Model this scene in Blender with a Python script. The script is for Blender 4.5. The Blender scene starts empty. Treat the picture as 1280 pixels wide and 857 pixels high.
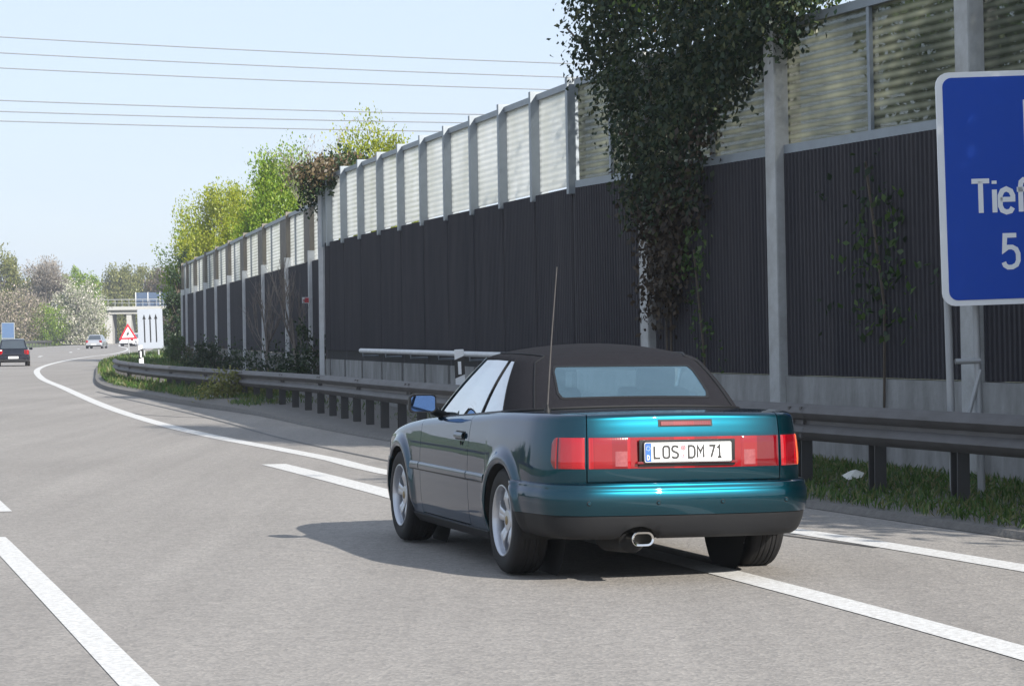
import bpy, bmesh, math, random
import numpy as np
from mathutils import Vector, Matrix

R = math.radians
C = bpy.context.scene.collection
sc = bpy.context.scene

# ------------------------------------------------------------------ camera, sky, sun, exposure
cam_data = bpy.data.cameras.new('camera')
cam = bpy.data.objects.new('camera', cam_data)
C.objects.link(cam)
cam_data.sensor_width = 36.0
cam_data.lens = 90.0
cam_data.clip_start = 0.5
cam_data.clip_end = 6000
cam.matrix_world = (Matrix.Translation((0, 0, 1.447)) @ Matrix.Rotation(math.pi / 2 - 0.0055, 4, 'X')
                    @ Matrix.Rotation(-0.012, 4, 'Z'))
sc.camera = cam

SUN = Vector((1.08, -1.52, 1.02)).normalized()          # towards the sun
SUN_EL = math.asin(SUN.z)
SUN_AZ = math.atan2(SUN.x, SUN.y)
w = bpy.data.worlds.new('World')
sc.world = w
w.use_nodes = True
nt = w.node_tree
bg = nt.nodes['Background']
sky = nt.nodes.new('ShaderNodeTexSky')
sky.sky_type = 'NISHITA'
sky.sun_disc = False
sky.sun_elevation = SUN_EL
sky.sun_rotation = SUN_AZ
sky.air_density = 1.0
sky.dust_density = 0.8
sky.ozone_density = 1.0
# thin high cloud veil mixed into the sky
tc = nt.nodes.new('ShaderNodeTexCoord')
mp = nt.nodes.new('ShaderNodeMapping'); mp.inputs['Scale'].default_value = (2.0, 2.0, 9.0); mp.inputs['Rotation'].default_value = (0.2, 0.35, 0.3)
nz = nt.nodes.new('ShaderNodeTexNoise'); nz.inputs['Scale'].default_value = 1.6; nz.inputs['Detail'].default_value = 7; nz.inputs['Roughness'].default_value = 0.6
rp = nt.nodes.new('ShaderNodeValToRGB'); rp.color_ramp.elements[0].position = 0.38; rp.color_ramp.elements[1].position = 0.75
rp.color_ramp.elements[0].color = (0.70, 0.70, 0.70, 1); rp.color_ramp.elements[1].color = (0.90, 0.90, 0.90, 1)
mx = nt.nodes.new('ShaderNodeMix'); mx.data_type = 'RGBA'
mx.inputs[7].default_value = (4.95, 5.75, 7.1, 1)
nt.links.new(tc.outputs['Generated'], mp.inputs[0]); nt.links.new(mp.outputs[0], nz.inputs['Vector'])
nt.links.new(nz.outputs[0], rp.inputs[0]); nt.links.new(rp.outputs[0], mx.inputs[0])
nt.links.new(sky.outputs[0], mx.inputs[6]); nt.links.new(mx.outputs[2], bg.inputs[0])
bg.inputs[1].default_value = 0.085

sl = bpy.data.lights.new('sun', 'SUN')
sl.energy = 4.8
sl.angle = R(0.53)
sl.color = (1.0, 0.95, 0.87)
so = bpy.data.objects.new('sun', sl)
C.objects.link(so)
so.rotation_euler = SUN.to_track_quat('Z', 'Y').to_euler()

sc.view_settings.view_transform = 'Standard'
sc.view_settings.look = 'None'
sc.view_settings.gamma = 1.0
sc.view_settings.use_curve_mapping = False
sc.view_settings.exposure = 0.85

# ------------------------------------------------------------------ materials
def mat(name, col, rough=0.6, metal=0.0, coat=0.0, noise=None, bump=None, spec=0.5, emit=None, stretch=None):
    """noise = (scale, amount 0..1, second colour); bump = (scale, strength)"""
    m = bpy.data.materials.new(name); m.use_nodes = True
    n = m.node_tree.nodes; L = m.node_tree.links
    b = n['Principled BSDF']
    b.inputs['Base Color'].default_value = (*col, 1)
    b.inputs['Roughness'].default_value = rough
    b.inputs['Metallic'].default_value = metal
    b.inputs['Coat Weight'].default_value = coat
    b.inputs['Coat Roughness'].default_value = 0.04
    b.inputs['Specular IOR Level'].default_value = spec
    t = n.new('ShaderNodeTexCoord')
    if noise:
        sca, amt, c2 = noise
        z = n.new('ShaderNodeTexNoise'); z.inputs['Scale'].default_value = sca; z.inputs['Detail'].default_value = 6; z.inputs['Roughness'].default_value = 0.65
        if stretch:
            sm = n.new('ShaderNodeMapping'); sm.inputs['Scale'].default_value = stretch
            L.new(t.outputs['Object'], sm.inputs[0]); L.new(sm.outputs[0], z.inputs['Vector'])
        else: L.new(t.outputs['Object'], z.inputs['Vector'])
        r = n.new('ShaderNodeValToRGB'); r.color_ramp.elements[0].position = 0.35; r.color_ramp.elements[1].position = 0.7
        r.color_ramp.elements[0].color = (0, 0, 0, 1); r.color_ramp.elements[1].color = (amt, amt, amt, 1)
        L.new(z.outputs[0], r.inputs[0])
        x = n.new('ShaderNodeMix'); x.data_type = 'RGBA'
        x.inputs[6].default_value = (*col, 1); x.inputs[7].default_value = (*c2, 1)
        L.new(r.outputs[0], x.inputs[0]); L.new(x.outputs[2], b.inputs['Base Color'])
    if bump:
        z = n.new('ShaderNodeTexNoise'); z.inputs['Scale'].default_value = bump[0]; z.inputs['Detail'].default_value = 4
        L.new(t.outputs['Object'], z.inputs['Vector'])
        u = n.new('ShaderNodeBump'); u.inputs['Strength'].default_value = bump[1]; u.inputs['Distance'].default_value = 0.02
        L.new(z.outputs[0], u.inputs['Height']); L.new(u.outputs[0], b.inputs['Normal'])
    if emit:
        b.inputs['Emission Color'].default_value = (*emit[0], 1); b.inputs['Emission Strength'].default_value = emit[1]
    return m

def leaf_mat(name, c1, c2, c3, trans=0.35):
    m = bpy.data.materials.new(name); m.use_nodes = True
    n = m.node_tree.nodes; L = m.node_tree.links
    out = n['Material Output']; n.remove(n['Principled BSDF'])
    g = n.new('ShaderNodeNewGeometry')
    r = n.new('ShaderNodeValToRGB')
    r.color_ramp.elements[0].color = (*c1, 1); r.color_ramp.elements[1].color = (*c3, 1)
    e = r.color_ramp.elements.new(0.5); e.color = (*c2, 1)
    L.new(g.outputs['Random Per Island'], r.inputs[0])
    d = n.new('ShaderNodeBsdfDiffuse'); t = n.new('ShaderNodeBsdfTranslucent'); mxs = n.new('ShaderNodeMixShader')
    mxs.inputs[0].default_value = trans
    L.new(r.outputs[0], d.inputs[0]); L.new(r.outputs[0], t.inputs[0])
    L.new(d.outputs[0], mxs.inputs[1]); L.new(t.outputs[0], mxs.inputs[2])
    gl = n.new('ShaderNodeBsdfGlossy'); gl.inputs['Roughness'].default_value = 0.45; gl.inputs[0].default_value = (0.6, 0.6, 0.6, 1)
    m2 = n.new('ShaderNodeMixShader'); m2.inputs[0].default_value = 0.04
    L.new(mxs.outputs[0], m2.inputs[1]); L.new(gl.outputs[0], m2.inputs[2])
    L.new(m2.outputs[0], out.inputs[0])
    return m

def glass_mat(name, tint, f0, f1, rough=0.0, gcol=(1, 1, 1)):
    """thin pane: clear tint, mirror growing from f0 face-on to f1 at a glancing angle"""
    m = bpy.data.materials.new(name); m.use_nodes = True
    n = m.node_tree.nodes; L = m.node_tree.links
    out = n['Material Output']; n.remove(n['Principled BSDF'])
    t = n.new('ShaderNodeBsdfTransparent'); t.inputs[0].default_value = (*tint, 1)
    g = n.new('ShaderNodeBsdfGlossy'); g.inputs['Roughness'].default_value = rough; g.inputs[0].default_value = (*gcol, 1)
    lw = n.new('ShaderNodeLayerWeight'); lw.inputs[0].default_value = 0.5
    mr = n.new('ShaderNodeMapRange'); mr.inputs['To Min'].default_value = f0; mr.inputs['To Max'].default_value = f1
    mxs = n.new('ShaderNodeMixShader')
    L.new(lw.outputs['Facing'], mr.inputs['Value']); L.new(mr.outputs[0], mxs.inputs[0])
    L.new(t.outputs[0], mxs.inputs[1]); L.new(g.outputs[0], mxs.inputs[2]); L.new(mxs.outputs[0], out.inputs[0])
    return m

def asphalt_mat():
    m = bpy.data.materials.new('asphalt'); m.use_nodes = True
    n = m.node_tree.nodes; L = m.node_tree.links; b = n['Principled BSDF']
    t = n.new('ShaderNodeTexCoord')
    def noise(scale, detail=5, vec=None, rough=0.6):
        z = n.new('ShaderNodeTexNoise'); z.inputs['Scale'].default_value = scale; z.inputs['Detail'].default_value = detail; z.inputs['Roughness'].default_value = rough
        L.new(vec or t.outputs['Object'], z.inputs['Vector']); return z.outputs[0]
    def ramp(v, p0, c0, p1, c1):
        r = n.new('ShaderNodeValToRGB'); r.color_ramp.elements[0].position = p0; r.color_ramp.elements[1].position = p1
        r.color_ramp.elements[0].color = (*c0, 1); r.color_ramp.elements[1].color = (*c1, 1); L.new(v, r.inputs[0]); return r.outputs[0]
    def mixm(a, bb, f, mode='MULTIPLY'):
        x = n.new('ShaderNodeMix'); x.data_type = 'RGBA'; x.blend_type = mode
        x.inputs[0].default_value = f; L.new(a, x.inputs[6]); L.new(bb, x.inputs[7]); return x.outputs[2]
    big = ramp(noise(0.16), 0.3, (0.228, 0.214, 0.200), 0.7, (0.268, 0.252, 0.236))
    mp = n.new('ShaderNodeMapping'); mp.inputs['Rotation'].default_value = (0, 0, R(-16)); mp.inputs['Scale'].default_value = (2.2, 0.06, 1)
    L.new(t.outputs['Object'], mp.inputs[0])
    streak = ramp(noise(1.0, 4, mp.outputs[0]), 0.35, (0.92, 0.92, 0.92), 0.65, (1.05, 1.05, 1.05))
    stone = n.new('ShaderNodeTexVoronoi'); stone.inputs['Scale'].default_value = 55; L.new(t.outputs['Object'], stone.inputs['Vector'])
    st = n.new('ShaderNodeSeparateColor'); L.new(stone.outputs['Color'], st.inputs[0])
    grain = ramp(st.outputs[0], 0.0, (0.77, 0.77, 0.77), 1.0, (1.22, 1.20, 1.17))
    med = ramp(noise(9, 6), 0.3, (0.90, 0.90, 0.90), 0.7, (1.09, 1.09, 1.09))
    c = mixm(mixm(mixm(big, streak, 1.0), grain, 0.8), med, 1.0)
    L.new(c, b.inputs['Base Color']); b.inputs['Roughness'].default_value = 0.85; b.inputs['Specular IOR Level'].default_value = 0.3
    u = n.new('ShaderNodeBump'); u.inputs['Strength'].default_value = 0.5; u.inputs['Distance'].default_value = 0.006
    L.new(stone.outputs['Distance'], u.inputs['Height']); L.new(u.outputs[0], b.inputs['Normal'])
    return m

def paint_mat(name, base, metal=0.5, rough=0.32):
    m = mat(name, base, rough, metal, coat=1.0)
    n = m.node_tree.nodes; L = m.node_tree.links; b = n['Principled BSDF']
    b.inputs['Coat Roughness'].default_value = 0.015; b.inputs['Coat IOR'].default_value = 1.48
    b.inputs['Specular Tint'].default_value = (base[0] * 4 + .10, min(1, base[1] * 6 + .10), min(1, base[2] * 6 + .12), 1)
    return m

def lamp_lens_mat(name, c_lo, c_hi):
    """ribbed red lens: vertical chambers of lighter and darker plastic under gloss"""
    m = mat(name, c_lo, 0.12, 0, coat=1.0)
    n = m.node_tree.nodes; L = m.node_tree.links; b = n['Principled BSDF']
    t = n.new('ShaderNodeTexCoord')
    mp = n.new('ShaderNodeMapping'); mp.inputs['Scale'].default_value = (0.0, 9, 0.0)
    L.new(t.outputs['Object'], mp.inputs[0])
    z = n.new('ShaderNodeTexVoronoi'); z.inputs['Scale'].default_value = 1.0; L.new(mp.outputs[0], z.inputs['Vector'])
    s = n.new('ShaderNodeSeparateColor'); L.new(z.outputs['Color'], s.inputs[0])
    r = n.new('ShaderNodeValToRGB'); r.color_ramp.elements[0].color = (*c_lo, 1); r.color_ramp.elements[1].color = (*c_hi, 1)
    L.new(s.outputs[0], r.inputs[0]); L.new(r.outputs[0], b.inputs['Base Color'])
    w = n.new('ShaderNodeTexWave'); w.inputs['Scale'].default_value = 22; w.bands_direction = 'Y'
    L.new(t.outputs['Object'], w.inputs['Vector'])
    u = n.new('ShaderNodeBump'); u.inputs['Strength'].default_value = 0.04; u.inputs['Distance'].default_value = 0.004
    L.new(w.outputs[0], u.inputs['Height']); L.new(u.outputs[0], b.inputs['Normal'])
    b.inputs['Subsurface Weight'].default_value = 0.0
    return m

def clear_panel_mat(name, dark, light, t0, t1, rib):
    """weathered translucent corrugated plastic: horizontal ribs"""
    m = bpy.data.materials.new(name); m.use_nodes = True
    n = m.node_tree.nodes; L = m.node_tree.links
    out = n['Material Output']; n.remove(n['Principled BSDF'])
    t = n.new('ShaderNodeTexCoord')
    sx = n.new('ShaderNodeSeparateXYZ'); L.new(t.outputs['Object'], sx.inputs[0])
    mu = n.new('ShaderNodeMath'); mu.operation = 'MULTIPLY'; mu.inputs[1].default_value = 2 * math.pi / 0.085; L.new(sx.outputs[2], mu.inputs[0])
    si = n.new('ShaderNodeMath'); si.operation = 'SINE'; L.new(mu.outputs[0], si.inputs[0])
    nz = n.new('ShaderNodeTexNoise'); nz.inputs['Scale'].default_value = 1.3; nz.inputs['Detail'].default_value = 5; L.new(t.outputs['Object'], nz.inputs['Vector'])
    rc = n.new('ShaderNodeValToRGB'); rc.color_ramp.elements[0].position = 0.3; rc.color_ramp.elements[1].position = 0.7
    rc.color_ramp.elements[0].color = (*dark, 1); rc.color_ramp.elements[1].color = (*light, 1)
    L.new(nz.outputs[0], rc.inputs[0])
    tl = n.new('ShaderNodeBsdfTranslucent'); df = n.new('ShaderNodeBsdfDiffuse'); tr = n.new('ShaderNodeBsdfTransparent')
    tr.inputs[0].default_value = (0.92, 0.94, 0.93, 1)
    rb = n.new('ShaderNodeMapRange'); rb.inputs['From Min'].default_value = -1; rb.inputs['From Max'].default_value = 1
    rb.inputs['To Min'].default_value = 1.0; rb.inputs['To Max'].default_value = rib; L.new(si.outputs[0], rb.inputs['Value'])
    mm = n.new('ShaderNodeMix'); mm.data_type = 'RGBA'; mm.blend_type = 'MULTIPLY'; mm.inputs[0].default_value = 1.0
    L.new(rc.outputs[0], mm.inputs[6]); L.new(rb.outputs[0], mm.inputs[7])
    L.new(mm.outputs[2], tl.inputs[0]); L.new(mm.outputs[2], df.inputs[0])
    m1 = n.new('ShaderNodeMixShader'); m1.inputs[0].default_value = 0.35; L.new(tl.outputs[0], m1.inputs[1]); L.new(df.outputs[0], m1.inputs[2])
    mr = n.new('ShaderNodeMapRange'); mr.inputs['From Min'].default_value = -1; mr.inputs['From Max'].default_value = 1
    mr.inputs['To Min'].default_value = t0; mr.inputs['To Max'].default_value = t1
    L.new(si.outputs[0], mr.inputs['Value'])
    m2 = n.new('ShaderNodeMixShader'); L.new(mr.outputs[0], m2.inputs[0]); L.new(m1.outputs[0], m2.inputs[1]); L.new(tr.outputs[0], m2.inputs[2])
    L.new(m2.outputs[0], out.inputs[0])
    return m

M = {}
M['asphalt'] = asphalt_mat()
M['marking'] = mat('road_paint', (0.60, 0.60, 0.59), 0.8, noise=(26, 0.9, (0.36, 0.345, 0.325)), bump=(60, 0.2))
M['tar'] = mat('tar', (0.045, 0.043, 0.042), 0.6, noise=(3, 0.6, (0.08, 0.075, 0.07)))
M['gravel'] = mat('gravel_shoulder', (0.12, 0.113, 0.105), 0.95, noise=(9, 0.8, (0.17, 0.16, 0.147)), bump=(30, 0.6))
M['earth'] = mat('earth', (0.05, 0.075, 0.025), 0.95, noise=(0.8, 0.8, (0.10, 0.085, 0.05)), bump=(6, 0.6))
M['hill'] = mat('hill_grass', (0.06, 0.10, 0.025), 0.95, noise=(0.25, 0.8, (0.12, 0.13, 0.05)), bump=(2, 0.6))
M['concrete'] = mat('concrete', (0.42, 0.43, 0.43), 0.85, noise=(4, 0.7, (0.24, 0.235, 0.22)), bump=(25, 0.25))
M['plinth'] = mat('plinth_concrete', (0.29, 0.29, 0.285), 0.9, noise=(3.2, 0.9, (0.13, 0.127, 0.12)), bump=(14, 0.35), stretch=(1, 1, .3))
M['old_plinth'] = mat('old_plinth_concrete', (0.14, 0.138, 0.13), 0.9, noise=(2.2, 0.9, (0.07, 0.07, 0.06)), bump=(14, 0.35), stretch=(1, 1, .3))
M['bridge'] = mat('bridge_concrete', (0.36, 0.36, 0.35), 0.85, noise=(0.6, 0.6, (0.40, 0.39, 0.37)))
M['brown_panel'] = mat('dark_absorber', (0.016, 0.0155, 0.022), 0.85, noise=(2.4, 1.0, (0.036, 0.033, 0.038)), stretch=(1, 1, .16))
M['wood_panel'] = mat('weathered_infill', (0.20, 0.18, 0.15), 0.9, noise=(2.5, 0.8, (0.12, 0.11, 0.10)))
M['steel'] = mat('grey_steel', (0.24, 0.27, 0.30), 0.5, 0.3, noise=(5, 0.5, (0.18, 0.2, 0.22)))
M['white_steel'] = mat('white_steel', (0.62, 0.63, 0.64), 0.5, 0.0, noise=(6, 0.5, (0.40, 0.40, 0.40)))
M['rail'] = mat('rail_steel', (0.105, 0.10, 0.10), 0.65, 0.2, noise=(2.6, 0.9, (0.065, 0.06, 0.055)), stretch=(1, 1, 3))
M['railpost'] = mat('rail_post', (0.06, 0.06, 0.063), 0.6, 0.3, noise=(5, 0.6, (0.07, 0.065, 0.06)))
M['clear'] = clear_panel_mat('ribbed_clear_plastic', (0.74, 0.74, 0.70), (0.92, 0.92, 0.91), 0.16, 0.42, 0.86)
M['clear_shaded'] = clear_panel_mat('shaded_clear_plastic', (0.20, 0.21, 0.17), (0.66, 0.65, 0.50), 0.12, 0.40, 0.35)  # near-bay copy: tree shade and yellow light behind put into the colour
M['teal'] = paint_mat('teal_metallic', (0.001, 0.041, 0.061), 0.88, 0.30)
M['trim'] = mat('black_trim', (0.010, 0.0105, 0.012), 0.55, noise=(30, 0.3, (0.016, 0.016, 0.017)), spec=.25)
M['under'] = mat('underbody', (0.008, 0.008, 0.008), 0.9, noise=(10, 0.5, (0.015, 0.014, 0.013)))
M['rubber'] = mat('tyre_rubber', (0.010, 0.010, 0.011), 0.75, noise=(14, 0.6, (0.020, 0.019, 0.018)), spec=.3)
M['fabric'] = mat('soft_top_fabric', (0.0108, 0.0108, 0.0138), 0.95, noise=(40, 0.6, (0.0170, 0.0168, 0.0208)), bump=(160, 0.35), spec=.15)
M['alloy'] = mat('alloy', (0.52, 0.54, 0.58), 0.32, 0.75, noise=(9, 0.4, (0.36, 0.37, 0.40)))
M['cap'] = mat('hub_cap', (0.25, 0.18, 0.08), 0.4, 0.5, noise=(30, 0.5, (0.1, 0.08, 0.05)))
M['chrome'] = mat('chrome', (0.86, 0.84, 0.80), 0.08, 1.0, noise=(30, 0.2, (0.7, 0.68, 0.64)))
M['red'] = lamp_lens_mat('red_lens', (0.11, 0.0, 0.003), (0.36, 0.001, 0.006))
M['darkred'] = lamp_lens_mat('dark_red_lens', (0.11, 0.008, 0.010), (0.20, 0.010, 0.012))
M['pink'] = mat('reverse_lens', (0.27, 0.07, 0.075), 0.2, coat=.6, noise=(60, 0.8, (0.19, 0.03, 0.035)))
M['amber'] = mat('amber_lens', (0.75, 0.10, 0.015), 0.15, coat=1.0, noise=(40, 0.4, (0.6, 0.05, 0.01)))
M['plate'] = mat('plate_white', (0.78, 0.79, 0.80), 0.35, noise=(6, 0.2, (0.7, 0.7, 0.7)))
M['ink'] = mat('black_print', (0.012, 0.012, 0.013), 0.5, noise=(30, 0.2, (0.02, 0.02, 0.02)))
M['euro'] = mat('euro_blue', (0.01, 0.10, 0.50), 0.4, noise=(30, 0.2, (0.01, 0.08, 0.4)))
M['seal_red'] = mat('seal_red', (0.42, 0.16, 0.18), 0.5, noise=(120, 0.8, (0.55, 0.38, 0.40)))
M['seal_white'] = mat('seal_white', (0.58, 0.50, 0.54), 0.5, noise=(120, 0.8, (0.42, 0.28, 0.33)))
M['cabin'] = mat('cabin_trim', (0.035, 0.036, 0.04), 0.8, noise=(12, 0.5, (0.05, 0.05, 0.052)))
M['seat'] = mat('seat_cloth', (0.15, 0.15, 0.165), 0.85, noise=(30, 0.5, (0.20, 0.20, 0.21)))
M['window'] = glass_mat('side_glass', (0.55, 0.62, 0.62), 0.20, 0.88)
M['rearglass'] = glass_mat('rear_glass', (0.62, 0.80, 0.84), 0.10, 0.62, 0.012, (0.66, 0.93, 1.0))
M['windscreen'] = glass_mat('windscreen_glass', (0.80, 0.88, 0.88), 0.05, 0.5)
M['mirrorglass'] = mat('mirror_glass', (0.16, 0.27, 0.50), 0.03, 1.0, noise=(2, 0.1, (0.15, 0.25, 0.45)))
M['signblue'] = mat('sign_blue', (0.002, 0.055, 0.40), 0.6, noise=(3, 0.4, (0.003, 0.058, 0.36)), spec=.3)
M['signblue2'] = mat('old_sign_blue', (0.07, 0.13, 0.26), 0.5, noise=(3, 0.4, (0.10, 0.16, 0.28)))
M['signwhite'] = mat('sign_white', (0.78, 0.80, 0.82), 0.5, noise=(3, 0.3, (0.70, 0.72, 0.74)))
M['boardwhite'] = mat('board_grey_white', (0.34, 0.37, 0.42), 0.6, noise=(3, 0.4, (0.29, 0.32, 0.37)))
M['signred'] = mat('sign_red', (0.55, 0.02, 0.035), 0.5, noise=(4, 0.3, (0.45, 0.03, 0.04)))
M['signgrey'] = mat('sign_back_grey', (0.35, 0.36, 0.37), 0.55, 0.3, noise=(4, 0.3, (0.28, 0.29, 0.30)))
M['bark'] = mat('bark', (0.10, 0.08, 0.06), 0.95, noise=(8, 0.8, (0.05, 0.04, 0.03)), bump=(20, 0.6))
M['greybark'] = mat('grey_bark', (0.22, 0.19, 0.17), 0.95, noise=(8, 0.8, (0.14, 0.12, 0.10)))
M['wire'] = mat('aluminium_cable', (0.20, 0.215, 0.24), 0.7, 0.0, noise=(3, 0.3, (0.17, 0.185, 0.21)))
M['paper'] = mat('white_litter', (0.75, 0.75, 0.70), 0.7, noise=(20, 0.5, (0.55, 0.55, 0.5)))
M['darkglass'] = mat('dark_glazing', (0.05, 0.08, 0.14), 0.15, coat=0.5, noise=(1, 0.5, (0.08, 0.12, 0.20)))
M['carblack'] = paint_mat('black_paint', (0.003, 0.004, 0.009), 0.0, 0.4)
M['carsilver'] = paint_mat('silver_paint', (0.42, 0.44, 0.47), 0.6, 0.35)
M['carwhite'] = paint_mat('white_paint', (0.65, 0.67, 0.70), 0.1, 0.35)
M['carglass'] = mat('far_car_glass', (0.03, 0.04, 0.05), 0.06, coat=1.0, noise=(2, 0.3, (0.05, 0.06, 0.07)))

LF = {
 'lime': leaf_mat('leaf_lime', (0.20, 0.27, 0.018), (0.31, 0.36, 0.028), (0.42, 0.43, 0.05), 0.5),
 'fresh': leaf_mat('leaf_fresh', (0.12, 0.23, 0.015), (0.20, 0.31, 0.025), (0.31, 0.39, 0.05), 0.45),
 'mid': leaf_mat('leaf_mid', (0.04, 0.09, 0.02), (0.07, 0.13, 0.03), (0.11, 0.17, 0.045)),
 'olive': leaf_mat('leaf_olive', (0.12, 0.14, 0.035), (0.18, 0.195, 0.05), (0.25, 0.24, 0.08)),
 'dark': leaf_mat('leaf_dark', (0.012, 0.030, 0.012), (0.025, 0.052, 0.020), (0.055, 0.085, 0.030), 0.25),
 'ivy': leaf_mat('leaf_ivy', (0.010, 0.026, 0.013), (0.024, 0.050, 0.022), (0.09, 0.10, 0.04), 0.3),
 'dead': leaf_mat('leaf_dead', (0.028, 0.022, 0.016), (0.048, 0.036, 0.024), (0.085, 0.06, 0.038), 0.2),
 'rusty': leaf_mat('leaf_rusty', (0.07, 0.045, 0.03), (0.10, 0.085, 0.04), (0.17, 0.12, 0.07), 0.25),
 'white': leaf_mat('blossom_white', (0.16, 0.20, 0.09), (0.36, 0.36, 0.27), (0.66, 0.62, 0.56), 0.3),
 'pink': leaf_mat('blossom_pink', (0.13, 0.15, 0.06), (0.27, 0.23, 0.16), (0.46, 0.38, 0.33), 0.3),
 'twig': leaf_mat('twig_grey', (0.16, 0.14, 0.12), (0.24, 0.215, 0.185), (0.32, 0.28, 0.24), 0.1),
 'grass': leaf_mat('grass_blades', (0.03, 0.075, 0.012), (0.07, 0.145, 0.022), (0.19, 0.17, 0.075), 0.35),
}

# ------------------------------------------------------------------ mesh helpers
class B:
    """collects faces, then becomes ONE mesh object"""
    def __init__(s): s.v = []; s.f = []; s.mi = []; s.m = 0
    def add(s, vs, fs):
        o = len(s.v); s.v += [tuple(p) for p in vs]
        for f in fs: s.f.append(tuple(i + o for i in f)); s.mi.append(s.m)
        return s
    def box(s, c, size, rot=None, taper=1.0):
        x, y, z = (d / 2 for d in size)
        vs = [Vector((a * x * (taper if k > 0 else 1), b * y * (taper if k > 0 else 1), k * z)) for k in (-1, 1) for b in (-1, 1) for a in (-1, 1)]
        if rot is not None: vs = [rot @ p for p in vs]
        vs = [p + Vector(c) for p in vs]
        return s.add(vs, [(0, 2, 3, 1), (4, 5, 7, 6), (0, 1, 5, 4), (2, 6, 7, 3), (0, 4, 6, 2), (1, 3, 7, 5)])
    def grid(s, rows, close=False):
        n = len(rows[0]); vs = [p for r in rows for p in r]; fs = []
        for i in range(len(rows) - 1):
            for j in range(n - (0 if close else 1)):
                k = (j + 1) % n
                fs.append((i * n + j, i * n + k, (i + 1) * n + k, (i + 1) * n + j))
        return s.add(vs, fs)
    def tube(s, pts, r, n=8, cap=True):
        pts = [Vector(p) for p in pts]
        rs = r if isinstance(r, (list, tuple)) else [r] * len(pts)
        rows = []; up = Vector((0, 0, 1))
        for i, p in enumerate(pts):
            d = (pts[min(i + 1, len(pts) - 1)] - pts[max(i - 1, 0)]).normalized()
            a = d.cross(up) if abs(d.dot(up)) < 0.95 else d.cross(Vector((1, 0, 0)))
            a.normalize(); b = d.cross(a)
            rows.append([p + (a * math.cos(2 * math.pi * k / n) + b * math.sin(2 * math.pi * k / n)) * rs[i] for k in range(n)])
        s.grid(rows, True)
        if cap:
            s.add(rows[0], [tuple(range(n))]); s.add(rows[-1], [tuple(range(n))[::-1]])
        return s
    def prism(s, poly, h0, h1, fn):
        """poly of (a,b), extruded between h0 and h1; fn(a,b,h) -> point"""
        n = len(poly)
        vs = [fn(a, b, h0) for a, b in poly] + [fn(a, b, h1) for a, b in poly]
        return s.add(vs, [tuple(range(n))[::-1], tuple(range(n, 2 * n))] + [(i, (i + 1) % n, n + (i + 1) % n, n + i) for i in range(n)])
    def lathe(s, prof, c, axis='Y', n=40):
        rows = []
        for k in range(n):
            a = 2 * math.pi * k / n
            if axis == 'Y': rows.append([Vector(c) + Vector((r * math.cos(a), h, r * math.sin(a))) for r, h in prof])
            elif axis == 'X': rows.append([Vector(c) + Vector((h, r * math.cos(a), r * math.sin(a))) for r, h in prof])
            else: rows.append([Vector(c) + Vector((r * math.cos(a), r * math.sin(a), h)) for r, h in prof])
        rows.append(rows[0])
        return s.grid(rows)
    def build(s, name, mats, parent=None, smooth=None, at=None, merge=None, recalc=True, bevel=None):
        me = bpy.data.meshes.new(name)
        vs = s.v
        if at is not None: vs = [(a - at[0], b - at[1], c - at[2]) for a, b, c in vs]
        me.from_pydata(vs, [], s.f)
        for m in (mats if isinstance(mats, (list, tuple)) else [mats]): me.materials.append(m)
        me.polygons.foreach_set('material_index', s.mi)
        if merge or recalc:
            bm = bmesh.new(); bm.from_mesh(me)
            if merge: bmesh.ops.remove_doubles(bm, verts=bm.verts, dist=merge)
            if recalc: bmesh.ops.recalc_face_normals(bm, faces=bm.faces)
            if bevel:
                es = [e for e in bm.edges if len(e.link_faces) == 2 and e.calc_face_angle(0) > 0.6]
                bmesh.ops.bevel(bm, geom=es, offset=bevel, segments=2, affect='EDGES', profile=0.6)
            bm.to_mesh(me); bm.free()
        if smooth:
            me.polygons.foreach_set('use_smooth', [True] * len(me.polygons))
            me.set_sharp_from_angle(angle=R(smooth))
        me.update()
        o = bpy.data.objects.new(name, me); C.objects.link(o)
        if at is not None: o.location = at
        if parent: o.parent = parent
        return o

def thing(name, label, cat, loc=(0, 0, 0), rz=0.0, group=None):
    o = bpy.data.objects.new(name, None); C.objects.link(o); o.empty_display_size = 0.3
    o.location = loc; o.rotation_euler = (0, 0, rz); o['label'] = label; o['category'] = cat
    if group: o['group'] = group
    return o
def tag(o, label, cat, group=None, kind=None):
    o['label'] = label; o['category'] = cat
    if group: o['group'] = group
    if kind: o['kind'] = kind
    return o
def struct(o, label=None, cat=None):
    o['kind'] = 'structure'
    if label: o['label'] = label
    if cat: o['category'] = cat
    return o

def lerp_tab(x, tab):
    if x <= tab[0][0]: return tab[0][1]
    for (a, b), (c, d) in zip(tab, tab[1:]):
        if x <= c: return b + (d - b) * (x - a) / (c - a)
    return tab[-1][1]
def polyline_at(pts, step):
    """resample an (x,y) polyline through a Catmull-Rom curve"""
    P = [Vector((*p, 0)) if len(p) == 2 else Vector(p) for p in pts]; out = []
    for i in range(len(P) - 1):
        p0, p1, p2, p3 = P[max(i - 1, 0)], P[i], P[i + 1], P[min(i + 2, len(P) - 1)]
        n = max(1, int((p2 - p1).length / step))
        for k in range(n):
            t = k / n
            out.append(0.5 * ((2 * p1) + (p2 - p0) * t + (2 * p0 - 5 * p1 + 4 * p2 - p3) * t * t + (3 * p1 - p0 - 3 * p2 + p3) * t ** 3))
    out.append(P[-1]); return out
def left_of(pts, i):
    d = (pts[min(i + 1, len(pts) - 1)] - pts[max(i - 1, 0)]); d.z = 0; d.normalize()
    return Vector((-d.y, d.x, 0))

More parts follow.
